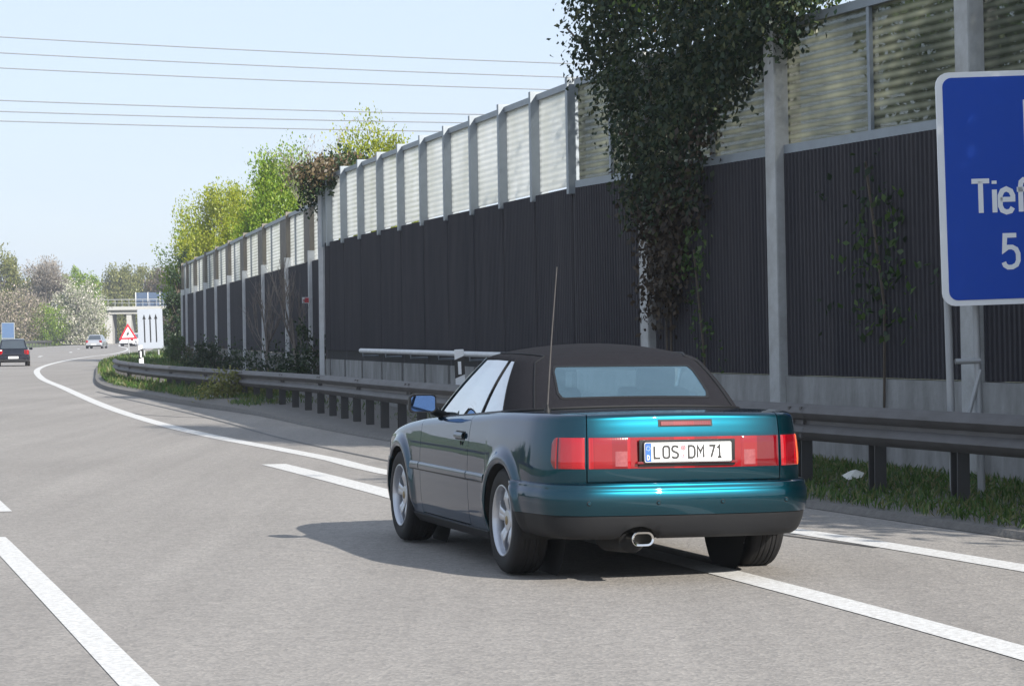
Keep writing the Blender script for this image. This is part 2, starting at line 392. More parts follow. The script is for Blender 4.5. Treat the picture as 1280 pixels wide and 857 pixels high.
def sstep_(a, b_, x):
    t = min(1, max(0, (x - a) / (b_ - a))); return t * t * (3 - 2 * t)
STROKES = {  # letters as pen paths on a unit-high cell (width given first)
 'L': (.50, [[(0, 1), (0, 0), (.5, 0)]]),
 'O': (.56, [[(.17, 0), (.05, .07), (0, .2), (0, .8), (.05, .93), (.17, 1), (.39, 1), (.51, .93), (.56, .8), (.56, .2), (.51, .07), (.39, 0), (.17, 0)]]),
 'S': (.54, [[(.53, .84), (.46, .95), (.36, 1), (.17, 1), (.06, .93), (.01, .8), (.02, .67), (.1, .57), (.42, .43), (.52, .33), (.53, .2), (.48, .07), (.36, 0), (.16, 0), (.06, .05), (0, .16)]]),
 'D': (.54, [[(0, 0), (0, 1), (.3, 1), (.44, .94), (.52, .82), (.54, .66), (.54, .34), (.52, .18), (.44, .06), (.3, 0), (0, 0)]]),
 'M': (.60, [[(0, 0), (0, 1), (.3, .45), (.6, 1), (.6, 0)]]),
 '7': (.48, [[(0, 1), (.48, 1), (.16, 0)]]),
 '1': (.32, [[(0, .78), (.18, 1), (.18, 0)], [(.02, 0), (.34, 0)]]),
 'T': (.56, [[(0, 1), (.56, 1)], [(.28, 1), (.28, 0)]]),
 'i': (.04, [[(.02, .72), (.02, 0)], [(.02, 1.0), (.02, .90)]]),
 'e': (.44, [[(.02, .40), (.42, .40), (.42, .52), (.36, .66), (.22, .73), (.09, .67), (.02, .52), (.02, .2), (.08, .06), (.21, 0), (.34, .03), (.41, .14)]]),
 'f': (.30, [[(.32, .98), (.2, 1), (.12, .93), (.1, .8), (.1, 0)], [(-.02, .70), (.3, .70)]]),
 '5': (.46, [[(.42, 1), (.06, 1), (.03, .55), (.14, .63), (.28, .63), (.40, .56), (.46, .42), (.46, .2), (.40, .07), (.27, 0), (.13, 0), (.04, .06), (0, .16)]]),
}
def ribbon(b, path, wdt, depth, fn):
    """flat pen stroke of width wdt along path (2D), extruded by depth; fn(x, y, d) -> point"""
    n = len(path); closed = path[0] == path[-1]
    P = [Vector(p) for p in path]
    off = []
    for i in range(n):
        if closed: a, c = P[(i - 1) % (n - 1)] if i else P[n - 2], P[(i + 1) % (n - 1)] if i < n - 1 else P[1]
        else: a, c = P[max(i - 1, 0)], P[min(i + 1, n - 1)]
        d1 = (P[i] - a); d2 = (c - P[i])
        if d1.length < 1e-9: d1 = d2
        if d2.length < 1e-9: d2 = d1
        d1.normalize(); d2.normalize()
        n1 = Vector((-d1.y, d1.x)); n2 = Vector((-d2.y, d2.x)); nn = (n1 + n2)
        if nn.length < 1e-6: nn = n1
        nn.normalize(); k = 1 / max(0.45, nn.dot(n1)); off.append(nn * (wdt / 2 * k))
    rows = [[fn(*(P[i] + off[i]), depth), fn(*(P[i] - off[i]), depth), fn(*(P[i] - off[i]), 0), fn(*(P[i] + off[i]), 0)] for i in range(n)]
    b.grid(rows, True); b.add(rows[0], [(0, 1, 2, 3)]); b.add(rows[-1], [(3, 2, 1, 0)])

# ------------------------------------------------------------------ foliage helpers
def quads_mesh(name, cen, siz, ax, parent, m, aspect=0.55, rnd=None, droop=0.0):
    """many leaf-sized faces; cen (N,3), siz (N,), ax (N,3) leaf long axes"""
    N = len(cen)
    rnd = rnd or np.random.default_rng(1)
    ax = ax / np.maximum(np.linalg.norm(ax, axis=1, keepdims=True), 1e-6)
    o = rnd.normal(size=(N, 3)); b = np.cross(ax, o); b /= np.maximum(np.linalg.norm(b, axis=1, keepdims=True), 1e-6)
    a2 = ax * siz[:, None] * 0.5; b2 = b * (siz * aspect)[:, None] * 0.5
    nrm = np.cross(ax, b) * (siz * 0.12)[:, None]
    V = np.stack([cen - a2, cen + b2 - nrm, cen + a2, cen - b2 - nrm], 1).reshape(-1, 3)
    me = bpy.data.meshes.new(name)
    me.vertices.add(4 * N); me.vertices.foreach_set('co', V.ravel())
    me.loops.add(4 * N); me.loops.foreach_set('vertex_index', np.arange(4 * N, dtype=np.int32))
    me.polygons.add(N); me.polygons.foreach_set('loop_start', np.arange(0, 4 * N, 4, dtype=np.int32))
    me.polygons.foreach_set('loop_total', np.full(N, 4, dtype=np.int32))
    me.materials.append(m); me.update(); me.validate()
    ob = bpy.data.objects.new(name, me); C.objects.link(ob)
    if parent: ob.parent = parent
    return ob

def tree(name, label, cat, x, y, z0, height, width, leaf, bark, seed, n_clump=60, n_leaf=5200, leaf_size=0.14, crown_from=0.18,
         upright=0.5, depth=None, group=None, trunk_r=None, lean=0.0, n_limb=26, flat=0.0, fill=0.75):
    """tapered trunk with limbs; crown = many leaf faces in uneven clumps strung along the twigs"""
    rg = np.random.default_rng(seed); rd = random.Random(seed)
    t = thing(name, label, cat, (x, y, z0), 0, group)
    hw = width / 2; hd = (depth or width) / 2; c0 = height * crown_from
    tr = trunk_r or max(0.05, height * 0.018)
    b = B()
    top = Vector((lean, 0, height * 0.8))
    tp = [Vector((0, 0, -0.3)), Vector((rd.uniform(-.1, .1), rd.uniform(-.1, .1), height * 0.25)), Vector((lean * .6, rd.uniform(-.2, .2), height * 0.55)), top]
    b.tube(tp, [tr, tr * .8, tr * .5, tr * .15], 8)
    cl = []
    for i in range(n_clump):
        for _ in range(40):
            u = rd.uniform(-1, 1); v = rd.uniform(-1, 1); h = rd.random()
            prof = (math.sin(math.pi * min(1, (0.12 + 0.88 * h)) ** 0.85) ** 0.6) * (1 - flat) + flat
            rr = math.hypot(u, v)
            if rr < prof and (rr > prof * 0.45 or rd.random() < 0.35): break
        wob = 0.8 + 0.4 * rd.random()
        cl.append(Vector((u * hw * wob + lean * h, v * hd * wob, c0 + (height - c0) * (0.04 + 0.93 * h) * (0.9 + .16 * rd.random()))))
    for c in cl[:n_limb]:
        s = rd.uniform(0.15, 0.6); base = tp[1].lerp(tp[3], s)
        mid = base.lerp(c, 0.55) + Vector((0, 0, -0.06 * height * rd.random()))
        b.tube([base, mid, c], [tr * .4, tr * .22, tr * .06], 5, False)
    b.build('trunk', bark, t, smooth=60, recalc=False)
    per = n_leaf // n_clump
    cs, ax, sz = [], [], []
    for c in cl:
        k = max(6, int(per * rd.uniform(0.4, 1.6)))
        rad = rd.uniform(0.55, 1.25) * width * 0.13 * (fill / 0.75)
        up = Vector((c.x / max(hw, .1) * .5 + rd.uniform(-.3, .3), c.y / max(hd, .1) * .5 + rd.uniform(-.3, .3), upright + rd.uniform(0, .5))).normalized()
        p = np.clip(rg.normal(size=(k, 3)), -1.7, 1.7) * rad * np.array([0.62, 0.62, 0.55])
        s = np.clip(rg.normal(size=(k, 1)), -1.8, 1.6) * rad * 1.0
        p = p + s * np.array(up)[None, :] * 0.9 + np.array(c)[None, :]
        p[:, 2] = np.maximum(p[:, 2], height * 0.03)
        cs.append(p); ax.append(np.array(up)[None, :] * (0.6 + upright) + rg.normal(size=(k, 3)) * 0.8)
        sz.append(rg.uniform(0.6, 1.4, k) * leaf_size)
    quads_mesh('crown', np.concatenate(cs), np.concatenate(sz), np.concatenate(ax), t, leaf, rnd=rg)
    return t

def twig_tree(name, label, cat, x, y, z0, height, spread, m, seed, levels=4, trunk_r=None, splits=4, leaf=None, group=None, twig_leaf=None, up=0.75, nq=0, qsize=.3, thick=0.5):
    """bare tree: recursive tapered branches"""
    rd = random.Random(seed); t = thing(name, label, cat, (x, y, z0), 0, group)
    b = B(); tw = B(); tips = []
    tr = trunk_r or height * 0.014
    def grow(p, d, l, r, lv, bb):
        q = p + d * l * .5 + Vector((rd.uniform(-.06, .06) * l, rd.uniform(-.06, .06) * l, 0)); e = p + d * l
        (b if lv > 1 else tw).tube([p, q, e], [r, r * .8, r * .6], 6 if lv > 1 else 3, False)
        if lv == 0: tips.append((e, d)); return
        for i in range(splits if lv > 1 else splits - 1):
            s = rd.uniform(0.35, 1.0)
            st = p + d * l * s
            a = rd.uniform(0, 2 * math.pi); k = rd.uniform(0.35, 0.85) * spread
            nd = (d + Vector((math.cos(a) * k, math.sin(a) * k, rd.uniform(-.05, .25) * up * 2))).normalized()
            grow(st, nd, l * rd.uniform(0.5, 0.72), max(r * thick, 0.0001), lv - 1, bb)
    grow(Vector((0, 0, -.1)), Vector((rd.uniform(-.05, .05), 0, 1)).normalized(), height * 0.42, tr, levels, b)
    b.build('trunk', m, t, smooth=60, recalc=False)
    tw.build('twigs', twig_leaf or m, t, recalc=False)
    if nq:
        rg = np.random.default_rng(seed)
        idx = rg.integers(0, len(tips), nq)
        E = np.array([tips[i][0] for i in idx]) + rg.normal(size=(nq, 3)) * qsize * .9
        D = np.array([tips[i][1] for i in idx]) + rg.normal(size=(nq, 3)) * .3
        quads_mesh('crown', E, rg.uniform(.6, 1.4, nq) * qsize, D, t, leaf, rnd=rg, aspect=0.22)
    return t

def bush(name, label, cat, x, y, z0, height, width, leaf, seed, n=900, size=0.09, depth=None, group=None, stems=M['bark']):
    rg = np.random.default_rng(seed); rd = random.Random(seed)
    t = thing(name, label, cat, (x, y, z0), 0, group)
    b = B(); d = (depth or width)
    cl = [Vector((rd.uniform(-.5, .5) * width, rd.uniform(-.5, .5) * d, height * rd.uniform(.15, .95))) for _ in range(16)]
    for c in cl:
        c.x *= 1.1 - 0.5 * c.z / height; c.y *= 1.1 - 0.5 * c.z / height
        b.tube([(c.x * .2, c.y * .2, -.05), (c.x * .6, c.y * .6, c.z * .55), c], [.012, .009, .004], 4, False)
    b.build('stems', stems, t, recalc=False)
    k = n // 16
    P = np.concatenate([np.array(c)[None] + rg.normal(size=(k, 3)) * np.array([width * .15, d * .15, height * .13]) for c in cl])
    P[:, 2] = np.maximum(P[:, 2], 0.02)
    quads_mesh('crown', P, rg.uniform(.6, 1.4, len(P)) * size, rg.normal(size=P.shape) + np.array([0, 0, .4]), t, leaf, rnd=rg)
    return t

# ------------------------------------------------------------------ ground, road, markings
def sheet(name, poly, z, m):
    b = B(); b.add([(x, y, z) for x, y in poly], [tuple(range(len(poly)))]); o = b.build(name, m, recalc=False)
    bm = bmesh.new(); bm.from_mesh(o.data); bmesh.ops.triangulate(bm, faces=bm.faces)
    for f in bm.faces:
        if f.normal.z < 0: f.normal_flip()
    bm.to_mesh(o.data); bm.free()
    return struct(o)
b = B(); b.add([(-350, -150, -.02), (350, -150, -.02), (350, 600, -.02), (-350, 600, -.02)], [(0, 1, 2, 3)])
struct(b.build('ground', M['earth']))

EDGE = [(10.0, -8), (7.3, 5), (5.0, 12), (3.40, 17.1), (2.22, 20.7), (-.2, 28.6), (-2.6, 37), (-4.4, 44.3), (-6.0, 49.5), (-8.2, 57.2), (-10.9, 68), (-14.0, 86), (-19.2, 120), (-23.6, 160), (-28.5, 200), (-35, 250), (-43, 300), (-51, 350), (-58, 420), (-62, 520)]
E_ = polyline_at(EDGE, 2.0)
LEFT = [(-13, -8), (-17, 20), (-25, 60), (-33, 100), (-41, 160), (-47, 220), (-53.5, 290), (-59, 350), (-66, 420), (-74, 520)]
L_ = polyline_at(LEFT, 4.0)
b = B()
# road surface as strips between the two edges
def resample(P, n):
    d = [0]
    for a, c in zip(P, P[1:]): d.append(d[-1] + (c - a).length)
    out = []; j = 0
    for i in range(n):
        t = d[-1] * i / (n - 1)
        while j < len(P) - 2 and d[j + 1] < t: j += 1
        out.append(P[j].lerp(P[j + 1], min(1, (t - d[j]) / max(1e-6, d[j + 1] - d[j]))))
    return out
n = 160
Er, Lr = resample(E_, n), resample(L_, n)
b.grid([[a, a.lerp(c, .5), c] for a, c in zip(Er, Lr)])
o = struct(b.build('road', M['asphalt']))
for v in o.data.vertices: v.co.z = 0.0
# shoulder: gritty verge strip rising gently to the barrier
b = B(); rows = []
for i, p in enumerate(E_):
    if p.y > 180: break
    nn = -left_of(E_, i)
    up = 1 + 1.0 * max(0, min(1, (p.y - 42) / 8))
    rows.append([p + nn * d + Vector((0, 0, h * (up if 0.02 < h else 1))) for d, h in ((-.03, .004), (.0, .05), (.4, .08), (1.4, .10), (3.6, .12), (4.6, -.03))])
b.grid(rows); struct(b.build('verge', M['gravel'], smooth=50))

def band(pts, wdt, z=.004, step=1.0):
    P = polyline_at(pts, step); b = B(); rows = []
    for i, p in enumerate(P):
        q = left_of(P, i) * (wdt / 2); rows.append([p + q + Vector((0, 0, z)), p - q + Vector((0, 0, z))])
    b.grid(rows); return b
EDGE_LINE = [(4.9, 9), (4.05, 11.8), (2.98, 15.15), (1.98, 18.0), (.4, 21.8), (-1.25, 25.9), (-2.0, 28.7), (-2.9, 31.6), (-4.17, 35.6), (-5.75, 41.3), (-8.2, 51.4), (-12.1, 69), (-15.9, 86.3), (-20.1, 108.7), (-23.7, 134), (-26.6, 160), (-29.3, 190), (-36, 240), (-46, 300), (-55, 360)]
struct(band(EDGE_LINE, .235).build('road_marking', M['marking']))
def dash(pts, wdt): return struct(band(pts, wdt).build('road_marking', M['marking']))
dash([(-2.62, 27.95), (-1.88, 25.4), (-1.13, 22.75), (-.85, 21.7)], .27)
dash([(.40, 18.0), (1.15, 15.35), (1.62, 13.6), (2.20, 11.3), (2.9, 8.2)], .215)
dash([(-4.19, 20.95), (-5.07, 24.2), (-6.25, 28.5)], .16)
dash([(-.55, 6.9), (-1.56, 10.55), (-3.6, 17.88), (-3.72, 18.3)], .158)
for a, c in (((-19.5, 70), (-21.5, 76)), ((-26, 120), (-28, 128)), ((-34.5, 165), (-36, 172)), ((-38.6, 190), (-40.0, 197)), ((-42.5, 215), (-43.9, 223)), ((-47.5, 250), (-49.5, 261)),
             ((-30.5, 165), (-31.8, 173)), ((-34.5, 200), (-36.0, 209)), ((-41.5, 245), (-43, 254)), ((-52.2, 330), (-54.5, 350))):
    dash([a, c], .22)
struct(band([(-13.6, 0), (-16.9, 25), (-24.2, 60), (-32.0, 100), (-40.0, 160), (-46, 220), (-52.4, 290), (-57.8, 350), (-64.5, 420)], .22, step=4).build('road_marking', M['marking']))
# tar joints
for pts, wd in (([(-1.0, 27.0), (-3.0, 34.2), (-4.6, 41.0), (-6.2, 47.5), (-8.4, 56.0), (-10.4, 64)], .07), ([(-5.1, 43.3), (-6.6, 45.5), (-8.2, 51.2)], .05), ([(2.35, 16.6), (.7, 20.3), (-1.1, 24.9)], .05)):
    struct(band(pts, wd, .003).build('tar_joint', M['tar']))

# rising bank beyond the far carriageway
b = B(); rows = []
for i, p in enumerate(L_):
    q = left_of(L_, i)
    k = .12 + .88 * sstep_(150, 260, p.y)
    rows.append([p + q * d + Vector((0, 0, h * k if h > 0 else h)) for d, h in ((2.2, -.03), (4, .25), (10, 2.0), (22, 4.5), (60, 6.0), (150, 7.0))])
P2 = L_[-1]
b.grid(rows); struct(b.build('hill', M['hill'], smooth=60))

# ------------------------------------------------------------------ guard rails
BEAM = [(0.0, .0), (.012, .012), (.045, .03), (.075, .075), (.045, .12), (.012, .14), (.012, .17), (.045, .19), (.075, .235), (.045, .28), (.012, .298), (0, .31)]
DROP = .08
def guard_rail(name, label, pts, side, ztop, spacing, post_range, step=1.0, group=None, bz=None):
    P = polyline_at(pts, step)
    t = thing(name, label, 'guard rail', P[0], 0, group); o0 = P[0]
    b = B(); rows = []
    for i, p in enumerate(P):
        q = left_of(P, i) * side
        front = [p - o0 + q * (d + .06) + Vector((0, 0, ztop - .31 + h - DROP * sstep_(28, 52, p.y))) for d, h in BEAM]
        back = [p - o0 + q * (d + .052) + Vector((0, 0, ztop - .31 + h - DROP * sstep_(28, 52, p.y))) for d, h in BEAM[::-1]]
        rows.append(front + back)
    b.grid(rows, True)
    b.add(rows[0], [tuple(range(len(rows[0])))]); b.add(rows[-1], [tuple(range(len(rows[0])))])
    b.build('beam', M['rail'], t, smooth=40)
    if side > 0:
        k0 = 0
        for i in range(3, len(P) - 3, 4):
            if k0 > 24: break
            q = left_of(P, i); tg = Vector((q.y, -q.x, 0)); c = P[i] - o0; dz = ztop - .31 - DROP * sstep_(28, 52, P[i].y); k0 += 1
            jb = B(); jb.grid([[c + tg * a + q * (d_ + .0635) + Vector((0, 0, dz + h)) for d_, h in BEAM] for a in (-.16, .16)])
            for a in (-.11, .11):
                for h in (.04, .155, .27): jb.box(c + tg * a + q * (.06 + (.075 if h == .155 else .05) - (.045 if h == .155 else 0)) + Vector((0, 0, dz + h)), (.03, .03, .03), Matrix.Rotation(math.atan2(tg.y, tg.x), 3, 'Z'))
            jb.build('lap_joint', M['rail'], t)
    d = 0; nxt = post_range[0]; proto = None; k = 0
    for i in range(len(P) - 1):
        L = (P[i + 1] - P[i]).length
        while d + L >= nxt and nxt <= post_range[1] and k < 99:
            p = P[i].lerp(P[i + 1], (nxt - d) / L) - o0
            if proto is None:
                pb = B(); pb.box((0, 0, ztop / 2 - .06), (.014, .10, ztop + .0)); pb.box((.05, .05, ztop / 2 - .06), (.10, .012, ztop)); pb.box((.05, -.05, ztop / 2 - .06), (.10, .012, ztop))
                proto = pb.build('post', M['railpost'], t); o = proto
            else:
                o = proto.copy(); C.objects.link(o); o.parent = t
            o.location = p + left_of(P, i) * (-.03) * side - Vector((0, 0, DROP * sstep_(28, 52, (p + o0).y)))
            o.rotation_euler = (0, 0, math.atan2(left_of(P, i).y * side, left_of(P, i).x * side))
            nxt += spacing; k += 1
        d += L
    return t
RAIL = [(9.5, 2.5), (5.35, 14.0), (3.72, 18.55), (2.52, 21.9), (.10, 28.7), (-1.55, 34.9), (-3.3, 43.0), (-5.2, 50.0), (-8.3, 60.5), (-10.6, 70), (-11.9, 77)]
guard_rail('guard_rail', 'long grey steel guard rail in front of the dark noise barrier', RAIL, 1, .78, 1.33, (.7, 130))
RAILF = [(-20.5, 28), (-27.7, 60), (-35.2, 100), (-43.2, 160), (-49.2, 220), (-55.8, 290), (-61.3, 350), (-68.3, 420), (-75, 500)]
guard_rail('guard_rail', 'distant grey guard rail below the blossoming trees across the motorway', RAILF, -1, .78, 4.0, (100, 396), step=4)

# ------------------------------------------------------------------ noise barrier
LEANK = 0.020
def wallpt(seg, s, n_, z):
    """s metres along the wall (from its near end), n_ metres out towards the road, z up"""
    a, d = seg
    nrm = Vector((-d.y, d.x, 0))
    return a + d * (s + LEANK * z) + nrm * n_ + Vector((0, 0, z))
def seg(p0, p1):
    a = Vector((*p0, 0)); c = Vector((*p1, 0)); return (a, (c - a).normalized()), (c - a).length
SA, LA = seg((11.84 - .34 * 12 + .0 - 0.0, 12.0), (.89, 32.2))
SA, LA = seg((.89 + .34 * 20.2, 12.0), (.89, 32.2))
SB, LB = seg((.89, 32.2), (8.49 - .236 * 51.5, 51.5))
SC, LC = seg((6.44 - .186 * 54.6, 54.6), (6.44 - .186 * 111.5, 111.5))
def s_at(sg, y): return (y - sg[0].y) / sg[1].y
def corr_panel(b, sg, s0, s1, z0, z1, n0=.06, pitch=.085, dep=.018):
    """sheet with vertical trapezoid ribs, with thickness"""
    k = max(2, int((s1 - s0) / pitch)); st = (s1 - s0) / k; prof = []
    for i in range(k):
        x = s0 + i * st; prof += [(x, n0), (x + st * .35, n0), (x + st * .5, n0 + dep), (x + st * .85, n0 + dep)]
    prof.append((s1, n0))
    b.grid([[wallpt(sg, s, n_, z0) for s, n_ in prof], [wallpt(sg, s, n_, z1) for s, n_ in prof], [wallpt(sg, s, -.08, z1) for s, n_ in prof], [wallpt(sg, s, -.08, z0) for s, n_ in prof]], False)
def wbox(b, sg, s0, s1, n0, n1, z0, z1):
    vs = [wallpt(sg, s, n_, z) for z in (z0, z1) for n_ in (n0, n1) for s in (s0, s1)]
    b.add(vs, [(0, 2, 3, 1), (4, 5, 7, 6), (0, 1, 5, 4), (2, 6, 7, 3), (0, 4, 6, 2), (1, 3, 7, 5)])
def part(b, name, m, t, smooth=None):
    return b.build(name, m, t, smooth=smooth, at=None)
def wall_root(label, sg):
    t = thing('noise_barrier', label, 'noise barrier', (0, 0, 0)); return t
ZP, ZC, ZT = .93, 3.26, 4.55
# --- near bays with concrete posts
t = wall_root('tall dark ribbed noise barrier with pale concrete posts behind the teal convertible and blue sign', SA)
postY = [14.8, 18.65, 22.55, 26.4, 29.8]
ps = [s_at(SA, y) for y in postY]
bounds = [s_at(SA, 12.0)] + ps + [LA]
for i in range(len(bounds) - 1):
    s0, s1 = bounds[i] + (.13 if i > 0 else 0), bounds[i + 1] - (.13 if i < len(bounds) - 2 else .05)
    b = B(); corr_panel(b, SA, s0, s1, ZP + .01, ZC - .05); part(b, 'dark_panel', M['brown_panel'], t)
    b = B(); wbox(b, SA, s0, s1, -.10, .10, -.1, ZP); part(b, 'plinth_slab', M['plinth'], t)
    mid = (s0 + s1) / 2
    for u0, u1 in ((s0, mid - .03), (mid + .03, s1)):
        b = B(); wbox(b, SA, u0, u1, -.012, .012, ZC + .04, ZT - .06); part(b, 'clear_panel', M['clear_shaded'], t)
    b = B(); wbox(b, SA, mid - .03, mid + .03, -.05, .05, ZC + .04, ZT - .06); part(b, 'mullion', M['steel'], t)
    b = B(); wbox(b, SA, s0, s1, -.06, .07, ZC - .05, ZC + .04); part(b, 'sill_rail', M['steel'], t)
    b = B(); wbox(b, SA, s0, s1, -.06, .06, ZT - .06, ZT + .03); part(b, 'top_rail', M['steel'], t)
for s in ps:
    b = B(); wbox(b, SA, s - .125, s + .125, -.14, .17, -.1, ZT + .10); b.build('post', M['concrete'], t, bevel=.02)
# --- middle bays with steel posts
t = wall_root('stepped dark noise barrier with whitish ribbed clear panels between slim steel posts', SB)
pY = [32.4, 34.2, 36.05, 37.9, 39.75, 41.6, 43.5, 45.4, 47.35, 49.2, 50.9]
bounds = [0.0] + [s_at(SB, y) for y in pY[1:]] + [LB]
bounds[0] = .1
for i in range(len(bounds) - 1):
    s0, s1 = bounds[i] + .045, bounds[i + 1] - .045
    b = B(); corr_panel(b, SB, s0, s1, ZP + .14, ZC - .04); part(b, 'dark_panel', M['brown_panel'], t)
    b = B(); wbox(b, SB, s0 + .05, s1 - .05, -.10, .09, -.1, ZP - .04); part(b, 'plinth_slab', M['plinth'], t)
    b = B(); wbox(b, SB, s0, s1, -.012, .012, ZC + .0, ZT - .06); part(b, 'clear_panel', M['clear'], t)
    b = B(); wbox(b, SB, s0 - .0, s1 + .0, -.05, .05, ZT - .06, ZT + .02); part(b, 'top_rail', M['steel'], t)
for s in bounds:
    b = B(); wbox(b, SB, s - .055, s + .055, -.10, .13, ZC - .12, ZT + .06); part(b, 'post', M['steel'], t)
    b = B(); wbox(b, SB, s - .045, s + .045, -.09, .052, -.1, ZC - .12); part(b, 'lower_post', M['brown_panel'], t)
b = B(); wbox(b, SB, bounds[0], bounds[-1], -.085, .05, ZP - .04, ZP + .14); part(b, 'base_beam', M['under'], t)
# --- far bays
t = wall_root('far noise barrier run with white posts and slanting row of pale panels along the curve', SC)
cY = [58.8, 64.3, 71.0, 77.5, 83.7, 89.6, 95.4, 101.4, 107.0, 110.4]
cs_ = [s_at(SC, y) for y in cY]
bounds = [0] + cs_ + [LC]
for i in range(len(bounds) - 1):
    s0, s1 = bounds[i] + .06, bounds[i + 1] - .06
    b = B(); corr_panel(b, SC, s0, s1, .9, 3.06, pitch=.15); part(b, 'dark_panel', M['brown_panel'], t)
    b = B(); wbox(b, SC, s0, s1, -.10, .09, -.1, .88); part(b, 'plinth_slab', M['old_plinth'], t)
    # each bay: weathered solid infill, then clear panel in two panes
    q = s0 + (s1 - s0) * .34
    b = B(); wbox(b, SC, s0, q, -.04, .05, 3.08, 4.30); part(b, 'infill_panel', M['wood_panel'], t)
    m_ = q + (s1 - q) * .6
    for u0, u1 in ((q + .04, m_ - .04), (m_ + .04, s1)):
        b = B(); wbox(b, SC, u0, u1, -.012, .012, 3.08, 4.30); part(b, 'clear_panel', M['clear'], t)
    b = B(); wbox(b, SC, m_ - .04, m_ + .04, -.05, .05, 3.08, 4.30); part(b, 'mullion', M['steel'], t)
    b = B(); wbox(b, SC, s0, s1, -.06, .06, 4.31, 4.40); part(b, 'top_rail', M['steel'], t)
for s in cs_:
    b = B(); wbox(b, SC, s - .055, s + .055, -.10, .16, -.1, 3.30); part(b, 'post', M['white_steel'], t)
    b = B(); wbox(b, SC, s - .055, s + .055, -.10, .12, 3.301, 4.45); part(b, 'upper_post', M['wood_panel'], t)
# end bay that closes the step between the two runs
t = thing('noise_barrier', 'narrow dark return panel with two white posts closing the step in the barrier', 'noise barrier')
e0 = wallpt(SB, LB + .12, 0, 0); e1 = wallpt(SC, -.15, .0, 0)
SD = (e0, (e1 - e0).normalized()); LD = (e1 - e0).length
b = B(); corr_panel(b, SD, .05, LD - .05, .9, 3.2); part(b, 'dark_panel', M['brown_panel'], t)
b = B(); wbox(b, SD, .05, LD - .05, -.03, .03, 3.22, 4.5); part(b, 'upper_panel', M['steel'], t)
b = B(); wbox(b, SD, .05, LD - .05, -.1, .09, -.1, .88); part(b, 'plinth_slab', M['plinth'], t)
for s in (.12, LD * .52, LD - .02):
    b = B(); wbox(b, SD, s - .05, s + .05, .10, .2, .0, 4.3 if s < 1 else 3.3); part(b, 'post', M['white_steel'], t)
# hand rail in front of the middle bays
t = thing('handrail', 'pale galvanised pipe handrail in front of the plinth slabs', 'handrail')
b = B(); b.tube([wallpt(SB, LB - 5.6, .34, 1.09), wallpt(SB, 3.0, .34, 1.09), wallpt(SB, .2, .34, 1.09)], .042, 10); part(b, 'pipe', M['white_steel'], t, 60)
for k in range(7):
    s = .6 + k * (LB - 6.4) / 6
    b = B(); b.tube([wallpt(SB, s, .06, 1.0), wallpt(SB, s, .34, 1.0), wallpt(SB, s, .34, 1.06)], .02, 6); part(b, 'bracket', M['steel'], t)

# red and white marker on the step post
mp_ = wallpt(SC, s_at(SC, 58.8), .2, 2.16)
t = thing('marker_plate', 'small red and white marker plate on a white barrier post', 'marker plate', mp_)
b = B(); b.box((0, -.02, 0), (.22, .012, .14)); b.build('plate', M['signwhite'], t)
b = B(); b.box((.012, -.03, 0), (.12, .008, .11)); b.box((-.03, -.031, .0), (.10, .007, .05)); b.build('red_arrow', M['signred'], t)
def rebase(t, loc):
    loc = Vector(loc); t.location = loc
    for c in C.objects:
        if c.parent == t: c.location = Vector(c.location) - loc
for o in list(C.objects):
    if o.get('category') == 'noise barrier' or o.get('category') == 'handrail':
        first = [c for c in C.objects if c.parent == o][0]
        v = first.data.vertices[0].co; rebase(o, (v.x, v.y, 0))

# ------------------------------------------------------------------ signs and posts
def rrect(w, h, r, n=5):
    out = []
    for cx, cy, a0 in ((w / 2 - r, h / 2 - r, 0), (-w / 2 + r, h / 2 - r, 90), (-w / 2 + r, -h / 2 + r, 180), (w / 2 - r, -h / 2 + r, 270)):
        for k in range(n + 1):
            a = R(a0 + 90 * k / n); out.append((cx + r * math.cos(a), cy + r * math.sin(a)))
    return out
XZ = lambda dy=0: (lambda a, b_, h: Vector((a, -h + dy, b_)))     # faces -Y
# blue exit sign; its right half runs out of the picture
sw, sh = 1.75, 1.80
t = thing('motorway_sign', 'large blue motorway sign with white lettering and white rim in front of the barrier', 'road sign', (4.24, 19.8, 0), R(1.0))
t.rotation_euler = (0, R(-1.3), R(1.0))
cx0 = .0; cz0 = 1.60 + sh / 2
f3 = lambda a, b_, h: Vector((a + cx0, -h, b_ + cz0))
b = B(); b.prism(rrect(sw, sh, .10), 0, .03, f3); b.build('sign_plate', M['signwhite'], t, smooth=40)
b = B(); b.prism(rrect(sw - .10, sh - .085, .07), .031, .035, f3); b.build('blue_face', M['signblue'], t)
ft = lambda x, y, d: f3(x, y, .036 + d)
x = -sw / 2 + .25
for ch in 'Tief':
    wch, st = STROKES[ch]; hgt = .245; b = B()
    for path in st: ribbon(b, [(x + px * hgt, -.19 + py * hgt) for px, py in path], .038, .002, ft)
    b.build('letter', M['signwhite'], t)
    x += (wch + .135) * hgt
b = B()
x5 = -sw / 2 + .48
for path in STROKES['5'][1]: ribbon(b, [(x5 + px * .245, -.615 + py * .245) for px, py in path], .036, .002, ft)
b.build('digit', M['signwhite'], t)
b = B()      # outlined white field higher up on the sign
ribbon(b, [(-sw / 2 + .68, .10), (-sw / 2 + .68, .66), (-sw / 2 + 1.5, .66), (-sw / 2 + 1.5, .10), (-sw / 2 + .68, .10)], .022, .002, ft)
b.build('white_outline', M['signwhite'], t)
for px in (-sw / 2 + .06, sw / 2 - .3):
    b = B(); b.tube([(px, .10, -.05), (px, .10, 1.575 + sh - .1)], .03, 10); b.tube([(px + .22, .12, -.05), (px + .22, .12, 1.9)], .03, 10); b.build('post', M['signgrey'], t, smooth=50)
